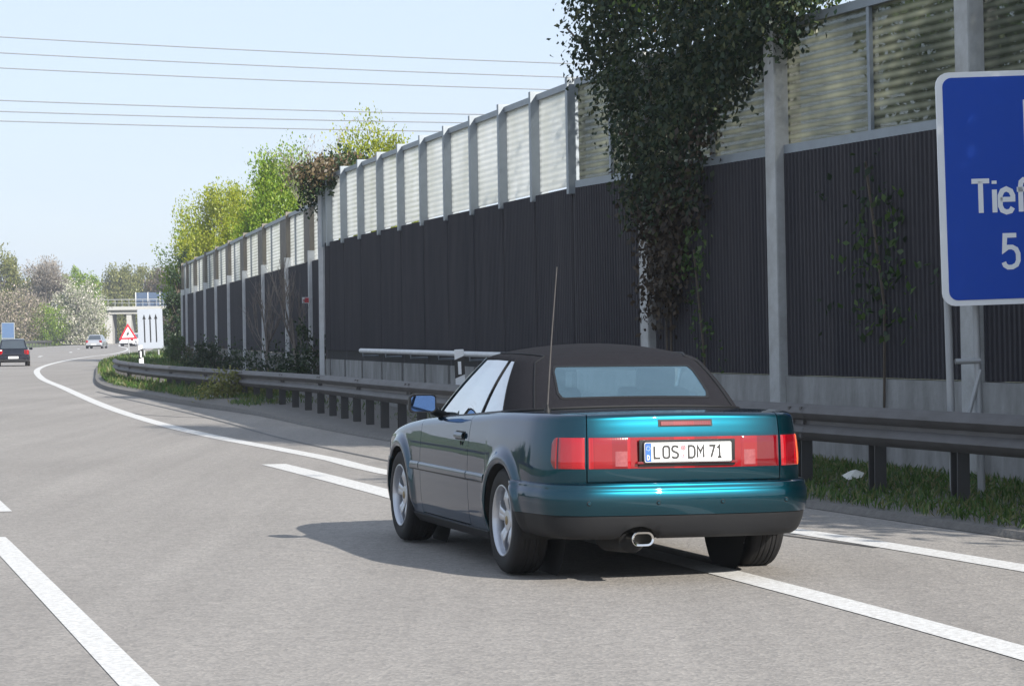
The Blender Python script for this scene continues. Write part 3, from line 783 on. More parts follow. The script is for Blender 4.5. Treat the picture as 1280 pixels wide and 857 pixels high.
b = B(); b.tube([(-sw / 2 + .1, .08, 1.17), (-sw / 2 + .3, .10, 1.17)], .022, 8); b.tube([(-sw / 2 + .1, .08, .45), (-sw / 2 + .3, .10, 1.1)], .018, 8); b.build('bracing', M['signgrey'], t)

def delineator(x, y, rz, h, label, lean):
    t = thing('delineator_post', label, 'delineator', (x, y, 0), rz, 'roadside delineators'); t.rotation_euler = (0, R(lean), rz)
    pl = [(-.06, -.05), (.06, -.05), (.045, .05), (-.045, .05)]
    b = B(); b.prism(pl, 0, h, lambda a, c, k: Vector((a, c, k))); b.build('post', M['signwhite'], t, bevel=.008)
    b = B(); b.prism([(x_ * 1.06, y_ * 1.08) for x_, y_ in pl], h - .36, h - .13, lambda a, c, k: Vector((a, c, k + (.05 if a > 0 else 0)))); b.build('black_band', M['ink'], t)
    b = B(); b.box((0, -.058, h - .23), (.04, .01, .16)); b.build('reflector', M['signwhite'], t)
delineator(-.62, 31.9, 0, 1.2, 'white delineator post with black band just ahead of the convertible mirror', -2)
delineator(-9.72, 67.4, 0, 1.13, 'white delineator post with black band below the arrow board', -3)

# lane arrow board
t = thing('arrow_board', 'white rectangular board with three upright black arrows beside the barrier end', 'road sign', (-17.6, 125, 0)); t.rotation_euler = (0, R(-1.5), 0)
bw, bh, bz = 1.22, 1.93, .70
f4 = lambda a, b_, h: Vector((a, -h, b_ + bz + bh / 2))
b = B(); b.prism(rrect(bw, bh, .07), 0, .05, f4); b.build('board', M['boardwhite'], t, smooth=40)
b = B(); b.prism(rrect(bw - .06, bh - .06, .05), .051, .054, f4); b.build('face', M['boardwhite'], t)
for k in (-1, 0, 1):
    b = B(); ax = k * .285
    b.add([f4(ax + p, q, .058) for p, q in ((-.032, -.66), (.032, -.66), (.032, .48), (.085, .46), (0, .72), (-.085, .46), (-.032, .48))], [tuple(range(7))]); b.build('arrow', M['ink'], t)
for s in (-.35, .35):
    b = B(); b.tube([(s, .06, -.1), (s, .06, 2.5)], .04, 8); b.build('post', M['signgrey'], t)
# warning triangle
t = thing('warning_sign', 'red rimmed white warning triangle on a thin post left of the arrow board', 'road sign', (-21.55, 144, 0)); t.rotation_euler = (0, R(-1.5), 0)
def tri(s): return [(s * math.sin(a), s * math.cos(a)) for a in (0, 2 * math.pi / 3, 4 * math.pi / 3)][::-1]
f5 = lambda a, b_, h: Vector((a, -h, b_ + 1.42))
b = B(); b.prism(tri(.60), 0, .02, f5); b.build('red_plate', M['signred'], t)
b = B(); b.prism(tri(.40), .021, .026, f5); b.build('white_field', M['signwhite'], t)
b = B()
for path, wd in (([(-.02, -.12), (-.01, .02), (.02, .16)], .055), ([(-.13, -.04), (0, .0), (.08, -.02)], .05), ([(-.1, .05), (.1, .05)], .03)):
    ribbon(b, path, wd, .003, lambda x, y, d: f5(x, y, .027 + d))
b.build('symbol', M['ink'], t)
b = B(); b.tube([(0, .04, -.1), (0, .04, 1.9)], .035, 8); b.build('post', M['signgrey'], t)
# small blue sign across the road
t = thing('roadside_sign', 'small weathered blue sign on two posts by the far guard rail', 'road sign', (-58.25, 296, -.25))
f6 = lambda a, b_, h: Vector((a, -h, b_ + 2.2))
b = B(); b.prism(rrect(1.5, 1.85, .08), 0, .04, f6); b.build('sign_plate', M['signgrey'], t)
b = B(); b.prism(rrect(1.38, 1.73, .06), .041, .046, f6); b.build('blue_face', M['signblue2'], t)
for s in (-.68, .68):
    b = B(); b.tube([(s, .06, -.3), (s, .06, 3.1)], .07, 8); b.build('post', M['white_steel'], t)

# litter
bt = B(); bt.add([(0, 0, 0), (.16, .02, .03), (.2, .1, .09), (.05, .12, .12), (.1, .06, .14), (-.06, .07, .06)], [(0, 1, 4), (1, 2, 4), (2, 3, 4), (3, 5, 4), (5, 0, 4)])
tag(bt.build('litter', M['paper'], at=None), 'crumpled white litter lying in the grass under the guard rail', 'litter'); C.objects[-1].location = (2.82, 21.6, .14); C.objects[-1].scale = (.75, .75, .6)

# ------------------------------------------------------------------ bridge
t = thing('overpass', 'pale concrete road bridge crossing the motorway in the far distance', 'bridge', (-60, 375, 0), R(2))
b = B(); b.box((12, 0, 4.75), (44, 9, .95)); b.build('deck', M['bridge'], t)
b = B(); b.box((12, -4.8, 5.1), (44, .6, .5)); b.build('edge_beam', M['bridge'], t)
for x, wd in ((1.2, 1.6), (4.4, .7), (26, 1.5)):
    b = B(); b.box((x, -1.5, 1.9), (wd, 5.5, 4.8)); b.build('pier', M['bridge'], t)
b = B(); b.box((-9.5, 0, 2.1), (5, 9, 4.3)); b.build('abutment', M['bridge'], t)
b = B()
for k in range(45): b.box((-9.5 + k * 1.0, -4.8, 5.85), (.06, .06, 1.0))
b.box((12, -4.8, 6.36), (44, .09, .09)); b.box((12, -4.8, 5.85), (44, .04, .05)); b.build('railing', M['signgrey'], t)
for k in range(6):
    x = 6.3 + k * 1.75
    b = B(); b.box((x, -4.2, 6.35), (1.6, .08, 2.0)); b.build('glazed_screen', M['darkglass'], t)
    b = B(); b.box((x - .87, -4.2, 6.35), (.13, .18, 2.1)); b.build('screen_post', M['white_steel'], t)

# ------------------------------------------------------------------ overhead lines
def ray_at(px, py, d):
    return Vector(((px - 640) / 3200 * d, d, 1.447 + (410.9 - .012 * (px - 640) - py) / 3200 * d))
for i, (y0, y1) in enumerate(((48, 79), (68, 96), (87, 112), (128, 144), (142, 154), (154, 165))):
    a = ray_at(-40, y0 - 2, 236 + 3 * (i % 3)); c = ray_at(740, y1, 252 + 3 * (i % 3))
    d = c - a; a2 = a - d * .8; c2 = c + d * 1.2
    pts = []
    for k in range(41):
        u = k / 40; p = a2.lerp(c2, u); p.z += 1.40 - 1.6 * (1 - (2 * u - 1) ** 2); pts.append(p)
    b = B(); b.tube(pts, .062, 5)
    o = b.build('overhead_line', M['wire'], smooth=60, at=tuple(a2)); tag(o, ('topmost', 'second', 'third', 'fourth', 'fifth', 'lowest')[i] + ' of the six grey overhead power lines counted from the top', 'power line', 'overhead power lines')

# ------------------------------------------------------------------ vegetation
# trees and bushes across the motorway
FAR = [  # px centre, top y, width px, depth, builder, leaf, label
 (2, 318, 60, 342, 'mid', 'olive', 'olive green spring tree at the left picture edge behind the pinkish blossom'),
 (34, 348, 60, 352, 'mid', 'olive', 'brownish olive tree standing behind the bare grey tree'),
 (102, 340, 46, 350, 'mid', 'fresh', 'fresh green tree rising right behind the white blossoming bush'),
 (150, 333, 52, 395, 'mid', 'olive', 'pale olive tree in the far row left of the bridge screens'),
 (182, 331, 50, 405, 'mid', 'olive', 'pale olive tree in the far row above the bridge screens'),
 (214, 334, 50, 400, 'mid', 'rusty', 'brownish tree in the far row next to the barrier end'),
 (246, 338, 56, 410, 'mid', 'olive', 'olive tree of the far row mostly hidden by the barrier end'),
 (108, 378, 36, 352, 'mid', 'mid', 'dark green undergrowth tree beside the left end of the bridge'),
 (160, 392, 46, 420, 'mid', 'rusty', 'brown thicket seen through the opening under the bridge'),
 (198, 390, 50, 425, 'mid', 'olive', 'olive thicket behind the bridge pier and arrow board'),
]
for i, (px, ty, wp, d, kind, lf, lab) in enumerate(FAR):
    X = (px - 640) / 3200 * d; h = (418 - ty) * d / 3200 + 1.45
    tree('distant_tree', lab, 'tree', X, d, 0, h, wp * d / 3200, LF[lf], M['greybark'], 100 + i, n_clump=130, n_leaf=20000, leaf_size=.34, crown_from=.03, upright=.7, group='trees beyond the motorway', flat=.35)
X = lambda px, d: (px - 640) / 3200 * d
tree('blossom_bush', 'large white blossoming bush left of the bridge', 'bush', X(99, 334), 334, 0, 8.0, 6.6, LF['white'], M['greybark'], 131, n_clump=130, n_leaf=15000, leaf_size=.27, crown_from=.02, upright=.55, group='blossoming bushes', flat=.3)
tree('blossom_bush', 'pinkish blossoming bush above the dark hatchback at the left edge', 'bush', X(16, 331), 331, 0, 7.0, 7.4, LF['pink'], M['greybark'], 132, n_clump=130, n_leaf=15000, leaf_size=.27, crown_from=.02, upright=.5, group='blossoming bushes', flat=.3)
tree('green_bush', 'bright green bush between the two blossoming bushes', 'bush', X(63, 332), 332, 0, 4.9, 5.0, LF['fresh'], M['greybark'], 133, n_clump=60, n_leaf=5200, leaf_size=.26, crown_from=.02, upright=.6, flat=.5)
tree('green_bush', 'low mid green bush at the foot of the white blossoming bush', 'bush', X(112, 346), 346, 0, 2.6, 5.0, LF['olive'], M['greybark'], 134, n_clump=40, n_leaf=3000, leaf_size=.24, crown_from=.02, upright=.6, flat=.6)
twig_tree('bare_tree', 'tall bare grey tree above the green bushes across the motorway', 'tree', X(57, 338), 338, 0, 12.4, .85, M['greybark'], 7, levels=4, splits=6, trunk_r=.2, leaf=LF['twig'], nq=9000, qsize=.42, up=.6, thick=.42)
# far-off wood closing the valley
rg = np.random.default_rng(5); P = []
for k in range(170):
    x = -150 + k * 1.2 + rg.normal() * .6; d = 470 + rg.normal() * 12; hh = 10.5 + 1.6 * math.sin(k * .35) + rg.normal() * .8
    q = rg.normal(size=(150, 3)) * np.array([2.0, 2.0, 1.0]); q[:, 2] = np.abs(rg.random(150)) ** .7 * hh; q[:, 0] += x; q[:, 1] += d; P.append(q)
P = np.concatenate(P)
tag(quads_mesh('woods', P, rg.uniform(.5, 1.1, len(P)), rg.normal(size=P.shape) + np.array([0, 0, .6]), None, LF['olive'], rnd=rg), 'hazy olive wood closing the valley behind the bridge', 'woods', kind='stuff')

# trees behind the noise barrier
BB = 'trees behind the barrier'
tree('spring_tree', 'yellow green spring tree rising behind the far barrier run', 'tree', X(284, 129), 129, 0, 9.2, 4.3, LF['lime'], M['bark'], 21, n_clump=130, n_leaf=34000, leaf_size=.13, crown_from=.3, upright=1.3, group=BB, flat=.2)
tree('spring_tree', 'low green bush top left of the yellow green tree above the barrier end', 'tree', X(243, 134), 134, 0, 7.3, 3.2, LF['fresh'], M['bark'], 22, n_clump=90, n_leaf=13000, leaf_size=.13, crown_from=.25, upright=1.2, group=BB, flat=.2)
tree('spring_tree', 'tall light green spring tree left of the ivy clump on the barrier step', 'tree', X(357, 92), 92, 0, 8.0, 3.0, LF['fresh'], M['bark'], 23, n_clump=140, n_leaf=36000, leaf_size=.105, crown_from=.3, upright=1.3, group=BB, flat=.25)
tree('spring_tree', 'yellowish green treetop right of the ivy clump behind the barrier', 'tree', X(468, 76), 76, 0, 7.6, 2.9, LF['lime'], M['bark'], 24, n_clump=110, n_leaf=28000, leaf_size=.09, crown_from=.35, upright=1.3, group=BB, flat=.25)
tree('spring_tree', 'sparse light green crown between the yellow tree and the tall tree', 'tree', X(318, 104), 104, 0, 7.7, 2.8, LF['lime'], M['bark'], 25, n_clump=100, n_leaf=24000, leaf_size=.11, crown_from=.3, upright=1.3, group=BB, flat=.25)
twig_tree('bare_tree', 'thin leafless birch top standing out above the light green trees', 'tree', X(402, 84), 84, 0, 10.6, .5, M['greybark'], 9, levels=4, splits=4, trunk_r=.06, leaf=LF['twig'], nq=500, qsize=.12, up=.9)
tree('evergreen_shrub', 'dark green shrub standing at the left end of the barrier', 'shrub', X(224, 127), 127, 0, 5.6, 1.3, LF['dark'], M['bark'], 26, n_clump=70, n_leaf=8000, leaf_size=.12, crown_from=.03, upright=.8, flat=.4)
tree('evergreen_shrub', 'olive thicket below the barrier end behind the guard rail', 'shrub', X(222, 100), 100, 0, 1.3, .9, LF['mid'], M['bark'], 27, n_clump=36, n_leaf=2600, leaf_size=.09, crown_from=.02, upright=.7, flat=.6)
tree('evergreen_shrub', 'dark low thicket at the foot of the far white posts', 'shrub', X(268, 80), 80, 0, 1.0, 2.0, LF['dark'], M['bark'], 28, n_clump=36, n_leaf=2600, leaf_size=.10, crown_from=.02, upright=.7, flat=.6, depth=1.2)
tree('evergreen_shrub', 'dark green shrub with upright shoot at the barrier step', 'shrub', X(400, 52.5), 52.5, 0, 1.85, 1.3, LF['dark'], M['bark'], 29, n_clump=40, n_leaf=2600, leaf_size=.085, crown_from=.02, upright=.6, flat=.1, depth=.8)
tree('evergreen_shrub', 'dark thicket under the leafless sapling', 'shrub', X(345, 58), 58, 0, 1.0, 2.2, LF['dark'], M['bark'], 30, n_clump=40, n_leaf=3000, leaf_size=.08, crown_from=.02, upright=.6, flat=.6, depth=.9)
bush('roadside_bush', 'rounded olive bush growing through under the guard rail', 'bush', X(297, 50.3), 50.3, 0.02, .62, 1.35, LF['olive'], 31, n=2000, size=.07, depth=.8)
for i, (px, d, h, s) in enumerate(((370, 58, 4.4, 3), (335, 62, 4.2, 5))):
    twig_tree('bare_sapling', ('taller', 'smaller')[i] + ' leafless sapling in front of the far barrier run', 'sapling', X(px, d), d, 0, h, .55, M['greybark'], 40 + s, levels=3, splits=5, trunk_r=.040, group='bare saplings')
for i, (px, d, h) in enumerate(((262, 84, 1.0), (238, 90, .9), (905, 23.6, .55))):
    bush('dry_weeds', ('dry reddish weeds behind the guard rail near the far posts', 'dry reddish weeds at the far end of the barrier plinth', 'dry weeds at the plinth beside the soft top')[i], 'weeds', X(px, d), d, .05, h, .8, LF['rusty'], 50 + i, n=400, size=.06, group='dry weeds')

# ivy on the barrier
def ivy(name, label, sg, spec, leaf, seed, size, stems=None, cat='ivy'):
    rg = np.random.default_rng(seed); cs = []; ax = []
    t = thing(name, label, cat, wallpt(sg, spec[0][0], .2, 0)); o0 = Vector(t.location)
    lv = {}
    for (s, n_, z, rs, rn, rz, k, key) in spec:
        p = np.clip(rg.normal(size=(k, 3)), -2.0, 2.0) * np.array([rs, rn, rz]) * .5
        sgn = rg.random(k)
        P = np.array([wallpt(sg, s + a, max(n_ + b_, .09 if abs(z + c - 2) < 2.4 else -1.2), z + c) - o0 for a, b_, c in p])
        lv.setdefault(key, []).append(P)
    for key, L in lv.items():
        P = np.concatenate(L)
        A = rg.normal(size=P.shape) * .7 + np.array([-.25, 0, -.9])
        quads_mesh({'ivy': 'ivy_leaves', 'dark': 'ivy_leaves', 'dead': 'dead_leaves', 'rusty': 'dry_leaves', 'fresh': 'lit_leaves', 'lime': 'sunlit_leaves', 'mid': 'ivy_leaves'}[key], P, rg.uniform(.55, 1.4, len(P)) * size, A, t, LF[key], rnd=rg, aspect=.6)
    if stems:
        b = B()
        for path in stems: b.tube([wallpt(sg, s, n_, z) - o0 for s, n_, z in path], .014, 5, False)
        b.build('stems', M['bark'], t)
    return t
def sA(px): # metres along SA for a picture column
    r = (px - 640) / 3200; return s_at(SA, 11.84 / (.34 + r) * 1.0 if r > .026 else 32.2)
rv = random.Random(77)
spec = []
S0 = LA
# s measured from the bend (LA) towards the camera; the curtain hangs lowest in the middle
LOW = [(0.0, 5.0), (1.3, 4.75), (1.9, 4.3), (2.4, 3.6), (2.9, 2.9), (3.3, 2.5), (3.9, 3.2), (4.6, 3.75), (5.4, 4.0), (6.0, 4.3), (7.4, 4.7)]
for k in range(340):
    u = rv.uniform(1.3, 7.4); lo = lerp_tab(u, LOW)
    z = lo + (6.1 - lo) * rv.random() ** 1.15
    key = 'ivy' if rv.random() < .8 else 'dark'
    spec.append((LA - u, rv.uniform(.08, .40), z, .42, .34, .36, int(50 + 110 * rv.random() ** 1.5), key))
for k in range(26):                                     # dead brown tail
    z = rv.uniform(1.7, 3.1); s = LA - 3.15 - (3 - z) * .12 + rv.gauss(0, .17 + .10 * (z - 1.7))
    spec.append((s, rv.uniform(.12, .3), z, .20, .2, .4, 75, 'dead'))
for k in range(26):                                     # withered fringe on both sides of the curtain
    u = rv.choice((rv.gauss(2.7, .25), rv.gauss(4.1, .25))); spec.append((LA - u, .25, rv.uniform(2.7, 3.6), .3, .25, .35, 50, 'dead' if rv.random() < .6 else 'ivy'))
for k in range(70):                                     # crest over the wall top; yellow green leaves carry its sunlight as colour
    u = rv.uniform(1.9, 8.2); spec.append((LA - u, rv.uniform(-.9, .2), rv.uniform(5.0, 6.5), .7, .7, .4, 120, rv.choice(('mid', 'ivy', 'ivy', 'rusty', 'fresh'))))
ivy('ivy', 'dense dark ivy hanging over the barrier above the convertible', SA, spec, 'ivy', 61, .072,
    [[(LA - 3.2, .15, 0), (LA - 3.2, .16, 2.0), (LA - 2.9, .2, 4.5)], [(LA - 3.3, .15, .2), (LA - 3.35, .16, 2.2), (LA - 3.9, .2, 4.6)], [(LA - 2.9, .15, 3), (LA - 1.4, .2, 4.6), (LA - .3, .25, 5.2)]])
spec = []
for k in range(20):
    spec.append((LA - 4.0 + rv.gauss(0, .22), .16, 2.15 + rv.gauss(0, .22), .18, .08, .14, 8, 'mid'))
for k in range(16):
    spec.append((LA - 4.25 + rv.gauss(0, .15), .14, rv.uniform(.8, 1.9), .10, .05, .12, 4, 'mid'))
ivy('climbing_plant', 'small fresh green climber on the dark panels right of the hanging ivy', SA, spec, 'mid', 62, .062, [[(LA - 4.3, .12, 0), (LA - 4.2, .13, 1.2), (LA - 4.0, .14, 2.3)]], 'climber')
spec = []
for k in range(46):
    spec.append((s_at(SA, 24.2) + rv.gauss(0, .40), .16, rv.uniform(1.4, 3.0), .3, .08, .25, 6, 'dark' if rv.random() < .6 else 'mid'))
ivy('climbing_plant', 'thin dark green climber on the panels left of the blue sign', SA, spec, 'mid', 63, .08, [[(s_at(SA, 24.2), .12, 0), (s_at(SA, 24.1), .13, 1.6), (s_at(SA, 24.4), .14, 3)]], 'climber')
spec = []
for k in range(30):
    spec.append((.25 + rv.gauss(0, .5), rv.uniform(-.3, .35), 4.62 + rv.gauss(0, .16), .4, .45, .22, 90, 'rusty' if rv.random() < .62 else 'dark'))
for k in range(8):
    spec.append((1.0 + rv.gauss(0, .2), .2, rv.uniform(4.0, 4.7), .3, .3, .3, 60, 'dark'))
ivy('ivy', 'rounded brownish ivy clump on top of the barrier step', (wallpt(SB, LB - .6, 0, 0), SB[1]), spec, 'rusty', 64, .085)

# trees standing behind the near bays (seen through the clear panels and throwing shade on the sign)
tree('leafy_tree', 'leafy green tree hidden behind the hanging ivy', 'tree', 6.2, 29.5, 0, 8.2, 4.4, LF['mid'], M['bark'], 71, n_clump=90, n_leaf=9000, leaf_size=.14, crown_from=.22, upright=.4, group='trees close behind the barrier', flat=.3)
tree('leafy_tree', 'dark leafy tree showing through the clear panels directly above the blue sign', 'tree', 8.0, 18.6, 0, 7.6, 3.9, LF['mid'], M['bark'], 72, n_clump=120, n_leaf=22000, leaf_size=.16, crown_from=.3, upright=.4, group='trees close behind the barrier', flat=.3)
tree('leafy_tree', 'dense green tree behind the barrier beyond the right picture edge', 'tree', 8.3, 14.4, 0, 7.7, 4.4, LF['mid'], M['bark'], 73, n_clump=150, n_leaf=30000, leaf_size=.17, crown_from=.25, upright=.4, group='trees close behind the barrier', flat=.3)
tree('leafy_tree', 'yellow green tree showing through the clear panel left of the blue sign', 'tree', 7.6, 23.6, 0, 7.6, 3.6, LF['fresh'], M['bark'], 74, n_clump=80, n_leaf=7000, leaf_size=.14, crown_from=.3, upright=.4, group='trees close behind the barrier', flat=.3)
# trees on the far verge, left of the picture (they mirror in the flank of the car)
for i, (x, y) in enumerate(((-52, 62), (-66, 96), (-58, 82))):
    tree('verge_tree', 'green tree on the bank of the far carriageway outside the left picture edge', 'tree', x, y, 0, 5 + .6 * i, 7, LF['mid'], M['bark'], 81 + i, n_clump=50, n_leaf=2600, leaf_size=.4, crown_from=.05, group='trees on the left bank')

# grass along the verge
rg = np.random.default_rng(11)
def edge_dist(y):
    for a, c in zip(E_, E_[1:]):
        if a.y <= y <= c.y:
            u = (y - a.y) / max(1e-6, c.y - a.y); return a.x + (c.x - a.x) * u
    return 0
pts = []; szs = []
def strip(y0, y1, n, o0, o1, size, patch=0):
    for _ in range(n):
        y = rg.uniform(y0, y1); o = rg.uniform(o0, o1)
        if patch and math.sin(y * 1.7) * math.sin(y * .6 + o * 3) < patch * rg.random() - .2: continue
        pts.append((edge_dist(y) + o, y, (.05 + .05 * min(1, o)) * (1 + max(0, min(1, (y - 42) / 8))))); szs.append(size * rg.uniform(.5, 1.4))
strip(14.5, 26.5, 18000, .05, 2.2, .085)
strip(26, 46, 2500, 1.0, 3.2, .09, .5)
strip(46, 54, 3500, .15, 2.0, .11, .35)
strip(53, 80, 18000, .2, 2.8, .17)
strip(78, 150, 7000, .1, 4.0, .25)
P = np.array(pts); S = np.array(szs); A = rg.normal(size=P.shape) * .45 + np.array([0, 0, 1.0]); P[:, 2] += S * .4
tag(quads_mesh('grass', P, S, A, None, LF['grass'], aspect=.16, rnd=rg), 'tufty green grass along the verge under the guard rail', 'grass', kind='stuff')

# ------------------------------------------------------------------ haze: thin spring air round the whole scene
hm = bpy.data.materials.new('haze'); hm.use_nodes = True
for q in list(hm.node_tree.nodes):
    if q.type != 'OUTPUT_MATERIAL': hm.node_tree.nodes.remove(q)
pv = hm.node_tree.nodes.new('ShaderNodeVolumePrincipled'); pv.inputs['Color'].default_value = (0.86, 0.91, 1.0, 1); pv.inputs['Density'].default_value = 0.00045; pv.inputs['Anisotropy'].default_value = 0.2
hm.node_tree.links.new(pv.outputs[0], hm.node_tree.nodes['Material Output'].inputs['Volume'])
b = B(); b.box((0, 225, 19.5), (720, 770, 42))
hz = b.build('haze', hm); hz['kind'] = 'stuff'; hz['label'] = 'thin pale spring haze over the motorway'; hz['category'] = 'haze'

# ------------------------------------------------------------------ the convertible  (x forward, y left, origin under the rear axle)
CAR = thing('convertible_car', 'teal green convertible with black fabric soft top and plate LOS DM 71', 'car', (.7302, 15.3183, 0), math.pi / 2 + .2811)
CAR.rotation_euler = (R(.45), 0, math.pi / 2 + .2811)
OUT = [(-.880, 0), (-.877, .2), (-.868, .4), (-.850, .55), (-.825, .63), (-.775, .70), (-.70, .755), (-.58, .798), (-.4, .826), (0, .842), (.4, .846), (1.2, .847), (2.0, .843), (2.55, .84), (2.85, .82), (3.05, .785), (3.2, .725), (3.3, .62), (3.36, .45), (3.39, .25), (3.40, 0)]
OP = polyline_at(OUT, .012)
OD = [0.0]
for a, c in zip(OP, OP[1:]): OD.append(OD[-1] + (c - a).length)
OX = np.array([p.x for p in OP]); OY = np.array([p.y for p in OP]); ODn = np.array(OD)
def opos(d): return float(np.interp(d, ODn, OX)), float(np.interp(d, ODn, OY))
def onrm(d):
    a = opos(max(0, d - .02)); c = opos(min(OD[-1], d + .02)); tx, ty = c[0] - a[0], c[1] - a[1]
    if d < .02: tx = 0.0
    if d > OD[-1] - .02: tx = 0.0
    l = math.hypot(tx, ty); return ty / l, -tx / l      # inward for the left half walked rear -> front
iy = int(np.argmax(OX > -.5)); jy = int(np.argmax(OX > 3.0))
def d_rear(y): return float(np.interp(y, OY[:iy], ODn[:iy]))
def d_x(x): return float(np.interp(x, OX[iy - 40:jy + 60], ODn[iy - 40:jy + 60]))
ZS = [(-.9, .935), (-.8, .945), (-.6, .953), (-.2, .955), (.1, .948), (.5, .928), (.94, .903), (1.64, .872), (2.0, .855), (2.5, .808), (2.86, .752), (3.06, .71), (3.25, .67), (3.42, .63)]
zsm = lambda x: lerp_tab(x, ZS)
ZS_ = np.array([np.mean([zsm(x + q) for q in np.linspace(-.18, .18, 13)]) for x in np.linspace(-1.1, 3.6, 300)])
def zdeck(x, y):
    z = float(np.interp(x, np.linspace(-1.1, 3.6, 300), ZS_))
    return z + .020 * (1 - (y / .8) ** 2)
RW, ZW, RA = .313, .313, .338
XR, XF = 0.0, 2.555
FS = [(.18, .055), (.22, .03), (.30, .012), (.42, .003), (.52, 0), (.62, .001), (.72, .007), (.80, .017), (.88, .031), (.95, .046)]
FR = [(.40, .03), (.56, .008), (.60, .002), (.66, 0), (.83, .008), (.90, .020), (.96, .034)]
FF = [(.2, .05), (.45, 0), (.60, .0), (.72, .045), (.8, .08)]
def inset(d, z):
    nx, ny = onrm(d); ox, oy = -nx, -ny
    wr = max(0, -ox) ** 2; wf = max(0, ox) ** 2; ws = max(0, 1 - wr - wf)
    return wr * lerp_tab(z, FR) + wf * lerp_tab(z, FF) + ws * lerp_tab(z, FS)
def sstep(a, b_, x):
    t = min(1, max(0, (x - a) / (b_ - a))); return t * t * (3 - 2 * t)
def flare(x, z):
    o = 0
    for xw in (XR, XF):
        rho = math.hypot(x - xw, z - ZW); e = rho - RA
        k = .024 * (1 - sstep(.035, .095, e)) * (0.55 + .45 * sstep(-.01, .02, e)) * sstep(.20, .34, z)
        o = max(o, k)
    return o
def fillet_r(d):
    nx, ny = onrm(d); return .034 * max(0, nx) ** 2 + .055 * ny ** 2 + .06 * max(0, -nx) ** 2
def wall(d, z, off=0.0):
    x, y = opos(d); nx, ny = onrm(d); i = inset(d, z) - off
    px, py = x + nx * i, y + ny * i
    fl = flare(px, z) if abs(ny) > .7 else 0
    return Vector((px, py + fl, z))
def fillet(d, a, off=0.0):
    """a in 0..90 degrees"""
    x, y = opos(d); nx, ny = onrm(d); r = fillet_r(d)
    i0 = inset(d, zdeck(x, y) - r)
    xi, yi = x + nx * (i0 + r), y + ny * (i0 + r); zt = zdeck(xi, yi)
    i1 = inset(d, zt - r)
    i = i1 + r * (1 - math.cos(a)) - off * math.cos(a)
    return Vector((x + nx * i, y + ny * i, zt - r + r * math.sin(a) + off * math.sin(a)))
def zwall_top(d):
    return fillet(d, 0).z
def topin(d): return fillet(d, math.pi / 2)
def mir(rows): return [[Vector((p.x, -p.y, p.z)) for p in r] for r in rows]
ANG = [R(a) for a in (15, 30, 45, 60, 75, 90)]
U = [0, .008, .02, .035, .055, .08, .11, .15, .2, .26, .33, .41, .5, .6, .7, .8, .9, 1.0]
def wall_rows(ds, zb, zt=None, fil=True, off=0.0):
    """columns ds; bottom zb(d), top zt(d) or the shoulder with its rounding"""
    rows = []
    for d in ds:
        z0 = zb(d) if callable(zb) else zb
        z1 = zwall_top(d) if zt is None else zt
        r = [wall(d, z0 + (z1 - z0) * u, off) for u in U]
        if zt is None and fil: r += [fillet(d, a, off) for a in ANG]
        rows.append(r)
    return rows
def flange(o, depth=.012):
    """turn the open edges inwards so the sheet shows thickness at its gaps"""
    bm = bmesh.new(); bm.from_mesh(o.data)
    bmesh.ops.remove_doubles(bm, verts=bm.verts, dist=.0004)
    bmesh.ops.recalc_face_normals(bm, faces=bm.faces)
    s = sum(f.normal.dot(f.calc_center_median() - Vector((1.2, 0, .55))) * f.calc_area() for f in bm.faces)
    if s < 0: bmesh.ops.reverse_faces(bm, faces=bm.faces)
    bm.normal_update()
    es = [e for e in bm.edges if e.is_boundary]; nv = {v: v.normal.copy() for e in es for v in e.verts}
    r = bmesh.ops.extrude_edge_only(bm, edges=es)
    vs = [g for g in r['geom'] if isinstance(g, bmesh.types.BMVert)]
    old = {tuple(round(c, 6) for c in v.co): n for v, n in nv.items()}
    for v in vs:
        n = old.get(tuple(round(c, 6) for c in v.co))
        if n is not None: v.co -= n * depth
    bm.to_mesh(o.data); bm.free()
    o.data.polygons.foreach_set('use_smooth', [True] * len(o.data.polygons)); o.data.set_sharp_from_angle(angle=R(38)); o.data.update()
def cp(b, name, m, parent=CAR, smooth=38, fl=None, **k):
    o = b.build(name, m, parent, smooth=smooth, **k)
    if fl: flange(o, fl)
    return o
G_ = .0032                                   # half a panel gap
YS = .580                                    # lid seam
lin = lambda a, c, n: [a + (c - a) * i / (n - 1) for i in range(n)]
# columns round an arch
def arch_cols(xw):
    xs = [xw - RA - .003] + [xw - RA * math.cos(math.pi * k / 28) for k in range(29)] + [xw + RA + .003]
    return xs
def zb_body(d, rear_low=.40):
    x, y = opos(d)
    for xw in (XR, XF):
        if abs(x - xw) <= RA: return ZW + math.sqrt(max(0, RA * RA - (x - xw) ** 2))
    if x < XR: return rear_low
    if x > XF: return .40
    return .185
